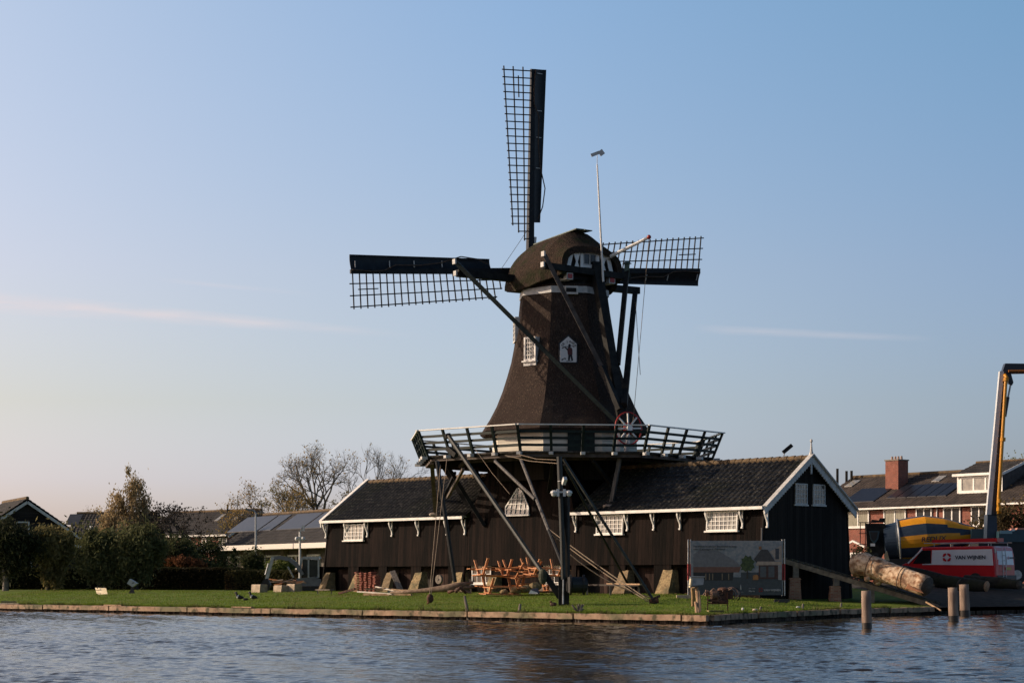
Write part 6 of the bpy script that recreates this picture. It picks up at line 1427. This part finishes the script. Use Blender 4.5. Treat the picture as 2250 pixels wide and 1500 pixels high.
# ================= mixer truck =================
M0=W(1962,1284,104); mx_=thing('concrete_mixer_truck','blue truck with a yellow and blue striped mixing drum, partly behind the van','mixer truck',M0)
Mx=V(.985,-.17,0).normalized(); My=V(.17,.985,0).normalized()
def MP(px,py,t_=0): 
    Y=104+((px-1962)/FPX*104)*-.17/.985; return W(px,py,Y)+My*t_
tealb=mat('truck_teal_blue',(.020,.055,.075),.4,(.015,.04,.055),4); navy=mat('drum_navy',(.018,.032,.055),.4,(.025,.042,.068),4); yel=mat('drum_yellow',(.66,.27,.008),.4,(.72,.31,.012),3)
ax0=MP(1940,1192); ax1=MP(2150,1172); axd=(ax1-ax0).normalized(); axu=V(0,0,1)-axd*axd.z; axu.normalize(); axs=axd.cross(axu)
m=MB(); st=[(0,.55),(.05,.95),(.8,1.06),(.85,1.16),(1.6,1.24),(2.35,1.27),(3.4,1.02),(4.6,.52),(4.9,.42)]; n=36; rings=[]
for x,r in st: rings.append([ax0+axd*x+(axu*math.cos(2*PI*k/n)+axs*math.sin(2*PI*k/n))*r for k in range(n)])
nseg=len(st)-1; m.loft(rings); fl=0
# helical stripes by face
mi=[]
fine=MB(); prev=None; xs_=[st[0][0]+(st[-1][0]-st[0][0])*i/48 for i in range(49)]
def rad_at(x):
    for (a,ra_),(b_,rb2) in zip(st,st[1:]):
        if x<=b_: return ra_+(rb2-ra_)*(x-a)/(b_-a)
    return st[-1][1]
rings=[[ax0+axd*x+(axu*math.cos(2*PI*k/n)+axs*math.sin(2*PI*k/n))*rad_at(x) for k in range(n)] for x in xs_]
fine.loft(rings)
fine.m=[]
for i in range(48):
    for k in range(n):
        x=xs_[i]; a=(k/n*360+180)%360-180          # angle from the top, negative towards one side
        side_s=axs.y; ang=a if side_s<0 else -a     # positive = towards the viewer
        b_=(ang-12-max(0,x-2.4)*5)%60
        fine.m.append(0 if x<.85 else (1 if b_<33 else 0))
fine.m+=[0,0]
dr_=fine.build('mixing_drum',[navy,yel],mx_,smooth=False)
nv=-My
o_=MP(2022,1191.5)-My*1.31; text('REDUX',.36,o_+V(0,-.02,.02),(axd+V(0,0,-.03)),V(.10,-.0,1),mat('drum_lettering',(.02,.022,.03),.6),dr_,bold=.008,sx=1.1)
m=MB(); m.torus(ax0+axd*.86,axd,1.18,.06,30,6); m.build('drum_ring',steel,dr_)
m=MB(); m.prism([MP(1906,1225,-.6),MP(1934,1230,-.6),MP(1950,1200,-.6),MP(1944,1150,-.6),MP(1902,1150,-.6)],My*1.2); m.build('rear_frame',blackwood,mx_)
m=MB(); m.prism([MP(1909,1167,-.9),MP(1932,1167,-.9),MP(1929,1185,-.9),MP(1921,1195,-.9),MP(1913,1186,-.9)],My*.3); hp=m.build('discharge_chute',tealb,mx_)
m=MB(); m.prism([MP(1911,1169,-.92),MP(1928,1169,-.92),MP(1925,1184,-.92),MP(1920,1190,-.92),MP(1914,1184,-.92)],My*-.02); m.build('chute_mouth',black_m,hp)
m=MB(); m.prism([MP(1912,1194,-.95),MP(1922,1194,-.95),MP(1922,1200,-.95),MP(1912,1200,-.95)],My*-.02); m.build('plate',white,mx_)
m=MB()
for px in(1890,1901): m.tube([MP(px,1148,-.7),MP(px,1196,-.7)],.025,5)
for py in(1148,1172,1196): m.tube([MP(1887,py,-.7),MP(1925,py,-.7)],.022,5)
m.build('rear_ladder',black_m,mx_)
m=MB(); m.prism([MP(1913,1147,-.3),MP(1944,1147,-.3),MP(1944,1138,-.3),MP(1933,1138,-.3),MP(1931,1143,-.3),MP(1915,1141,-.3)],My*.6); m.build('feed_hopper',blackwood,mx_)
m=MB(); m.prism([MP(1935,1245,-1.1),MP(2150,1245,-1.1),MP(2150,1225,-1.1),MP(1935,1228,-1.1)],My*2.2); m.build('chassis',black_m,mx_)
for px in(1962,1990,2110):
    c=MP(px,1262,-1.15); m=MB(); m.tube([c,c+My*.35],[.5,.5],18); wh=m.build('wheel',black_m,mx_); m=MB(); m.tube([c-My*.01,c+My*.05],[.25,.25],12); m.build('rim',steel,wh)
m=MB(); m.prism([MP(2128,1232,-1.0),MP(2185,1232,-1.0),MP(2185,1166,-1.0),MP(2178,1162,-1.0),MP(2132,1162,-1.0)],My*2.0); m.build('cab',tealb,mx_)
# ================= concrete pump truck =================
P0=W(2190,1284,100); pu=thing('concrete_pump_truck','blue concrete pump truck with raised folding boom and yellow pipe at the right edge','pump truck',P0)
def PP(px,py,d=0): return W(px,py,100+d)
bdark=mat('boom_dark_blue',(.012,.016,.026),.4); bwhite=mat('boom_white',(.55,.57,.58),.4,(.48,.50,.51),3); ypipe=mat('yellow_pipe',(.55,.24,.012),.4)
m=MB(); m.prism([PP(2168,1190),PP(2192,1190),PP(2190,1130),PP(2170,1130)],V(0,.7,0)); m.build('turret',navy,pu)
m=MB(); m.prism([PP(2168,1130,-.1),PP(2178,1130,-.1),PP(2206,815,-.1),PP(2197,815,-.1)],V(0,.30,0)); bm=m.build('boom_section',bwhite,pu)
m=MB(); m.prism([PP(2178.5,1132,.0),PP(2189,1132,.0),PP(2209,812,.0),PP(2206.5,812,.0)],V(0,.38,0)); m.build('boom_side',bdark,bm)
m=MB(); m.prism([PP(2196,838,-.05),PP(2207,838,-.05),PP(2214,820,-.05),PP(2330,818,-.05),PP(2330,799,-.05),PP(2209,798,-.05)],V(0,.42,0)); m.build('boom_section',bdark,pu)
m=MB(); m.tube([PP(2216,815,-.2),PP(2330,814,-.2)],.06,8); m.build('orange_pipe',mat('orange_pipe',(.35,.12,.02),.5),pu)
m=MB(); m.tube([PP(2196,1128,-.25),PP(2194,1105,-.25),PP(2210,840,-.25),PP(2212,828,-.25),PP(2207,823,-.15)],[.11,.10,.085,.085,.085],10); yp=m.build('delivery_pipe',ypipe,pu,smooth=True)
for py in (1118,1100,965,833): 
    f=(1128-py)/(1128-828); px=2194.5+f*16.5; m=MB(); m.tube([PP(px,py+4,-.25),PP(px+.4,py-4,-.25)],[.14,.14],10); m.build('pipe_clamp',ypipe,yp)
m=MB(); m.prism([PP(2214,818,.0),PP(2221,818,.0),PP(2227,840,.0),PP(2224,846,.0),PP(2216,842,.0)],V(0,.2,0)); lk=m.build('boom_link',bdark,pu)
m=MB(); m.tube([PP(2221,842,.1),PP(2215,872,.1)],.05,7); m.build('ram_rod',steel,lk); m=MB(); m.tube([PP(2215,872,.1),PP(2208,915,.1)],.085,8); m.build('ram_cylinder',bdark,lk)
for k in range(8):
    py=1110-k*38; f=(1130-py)/315; px=2178+f*28; m=MB(); m.box(PP(px,py,-.12),(.05,.05,.05)); m.build('boom_bolt',steel,bm)
m=MB(); m.prism([PP(2195,1190,-.6),PP(2330,1190,-.6),PP(2330,1163,-.6),PP(2232,1163,-.6),PP(2228,1166,-.6),PP(2195,1166,-.6)],V(0,2,0)); m.build('body',tealb,pu)
m=MB(); m.prism([PP(2197,1172,-.62),PP(2224,1172,-.62),PP(2224,1165,-.62),PP(2197,1165,-.62)],V(0,-.02,0)); m.build('light_panel',mat('pale_teal',(.20,.32,.35),.4),pu)
m=MB(); m.prism([PP(2234,1163,-.6),PP(2330,1163,-.6),PP(2330,1159,-.6),PP(2236,1159,-.6)],V(0,1.5,0)); m.build('deck_rail',mat('salmon',(.5,.22,.15),.6),pu)
m=MB(); m.prism([PP(2150,1250,-.5),PP(2330,1250,-.5),PP(2330,1190,-.5),PP(2150,1190,-.5)],V(0,2,0)); m.build('chassis',black_m,pu)
for px in(2200,2235,2300):
    c=PP(px,1262,-.7); m=MB(); m.tube([c,c+V(0,.35,0)],[.5,.5],18); wh=m.build('wheel',black_m,pu); m=MB(); m.tube([c-V(0,.01,0),c+V(0,.05,0)],[.25,.25],12); m.build('rim',steel,wh)

# grass blades over the lawn
rg=random.Random(2); vs=[];fs=[]
gm=mat('grass_blade',(.078,.135,.016),.85,(.18,.245,.036),1.4,(1,1,1),0,spec=.12,contrast=(.3,.7),c3=(.15,.17,.04),detail=9)
t=gm.node_tree; b=t.nodes['Principled BSDF']; tr=t.nodes.new('ShaderNodeBsdfTranslucent'); mxs=t.nodes.new('ShaderNodeMixShader'); mxs.inputs[0].default_value=.35
link(t,b.inputs['Base Color'].links[0].from_socket,tr.inputs[0]); link(t,b.outputs[0],mxs.inputs[1]); link(t,tr.outputs[0],mxs.inputs[2]); link(t,mxs.outputs[0],t.nodes['Material Output'].inputs[0])
NB=90000
for i in range(NB):
    x=rg.uniform(-27,17.5); d=rg.random()**1.5*24 if i%6 else abs(rg.gauss(0,.12)); y=shore_y(x)+.05+d; z=gz(x,y)
    if y>86-(x-6)*1.0 and x>-9.5: continue
    h=rg.uniform(.03,.075)*(1.6 if d<.3 else 1)*(1+.6*mnoise.noise(Vector((x*.5,y*.5,7)))); a=rg.uniform(0,6.28); w2=.012; k=len(vs); dx,dy=math.cos(a)*w2,math.sin(a)*w2
    vs+=[(x-dx,y-dy,z-.01),(x+dx,y+dy,z-.01),(x+rg.gauss(0,.02),y+rg.gauss(0,.02),z+h)]; fs.append((k,k+1,k+2))
m=MB(); m.add(vs,fs); tag(m.build('grass',gm,loc=(0,0,0)),'short green lawn grass along the bank','grass',kind='stuff')

# fallen leaves and small weeds on the grass
rg=random.Random(21); vs=[];fs=[]
for i in range(2600):
    x=rg.uniform(-27,16); d=rg.random()*20; y=shore_y(x)+.15+d
    if y>86-(x-6) and x>-9.5: continue
    z=gz(x,y)+rg.uniform(.03,.07); a=rg.uniform(0,6.28); s_=rg.uniform(.025,.05); k=len(vs); c_,n_=math.cos(a)*s_,math.sin(a)*s_
    vs+=[(x-c_,y-n_,z),(x+n_*.6,y-c_*.6,z+.012),(x+c_,y+n_,z+.008),(x-n_*.6,y+c_*.6,z)]; fs.append((k,k+1,k+2,k+3))
m=MB(); m.add(vs,fs); tag(m.build('fallen_leaves',mat('fallen_leaf',(.10,.05,.02),.8,(.26,.17,.06),3),loc=(0,0,0)),'brown fallen leaves scattered over the lawn','leaves',kind='stuff')
rg=random.Random(22); vs=[];fs=[]
for i in range(5200):
    x=rg.uniform(-26,17); q=mnoise.noise(Vector((x*1.1,3,0)))
    if q<.02: continue
    y=shore_y(x)+rg.uniform(-.14,.12); z=.30; h=rg.uniform(.08,.26)*(.5+q*1.6); a=rg.uniform(0,6.28); k=len(vs); dx,dy=math.cos(a)*.012,math.sin(a)*.012
    vs+=[(x-dx,y-dy,z),(x+dx,y+dy,z),(x+rg.gauss(0,.06),y-abs(rg.gauss(0,.10)),z+h*rg.choice([1,1,1,-.5]))]; fs.append((k,k+1,k+2))
m=MB(); m.add(vs,fs); tag(m.build('bank_weeds',mat('weed',(.05,.06,.015),.85,(.15,.14,.05),2),loc=(0,0,0)),'ragged weeds hanging over the bank timbers','weeds',kind='stuff')
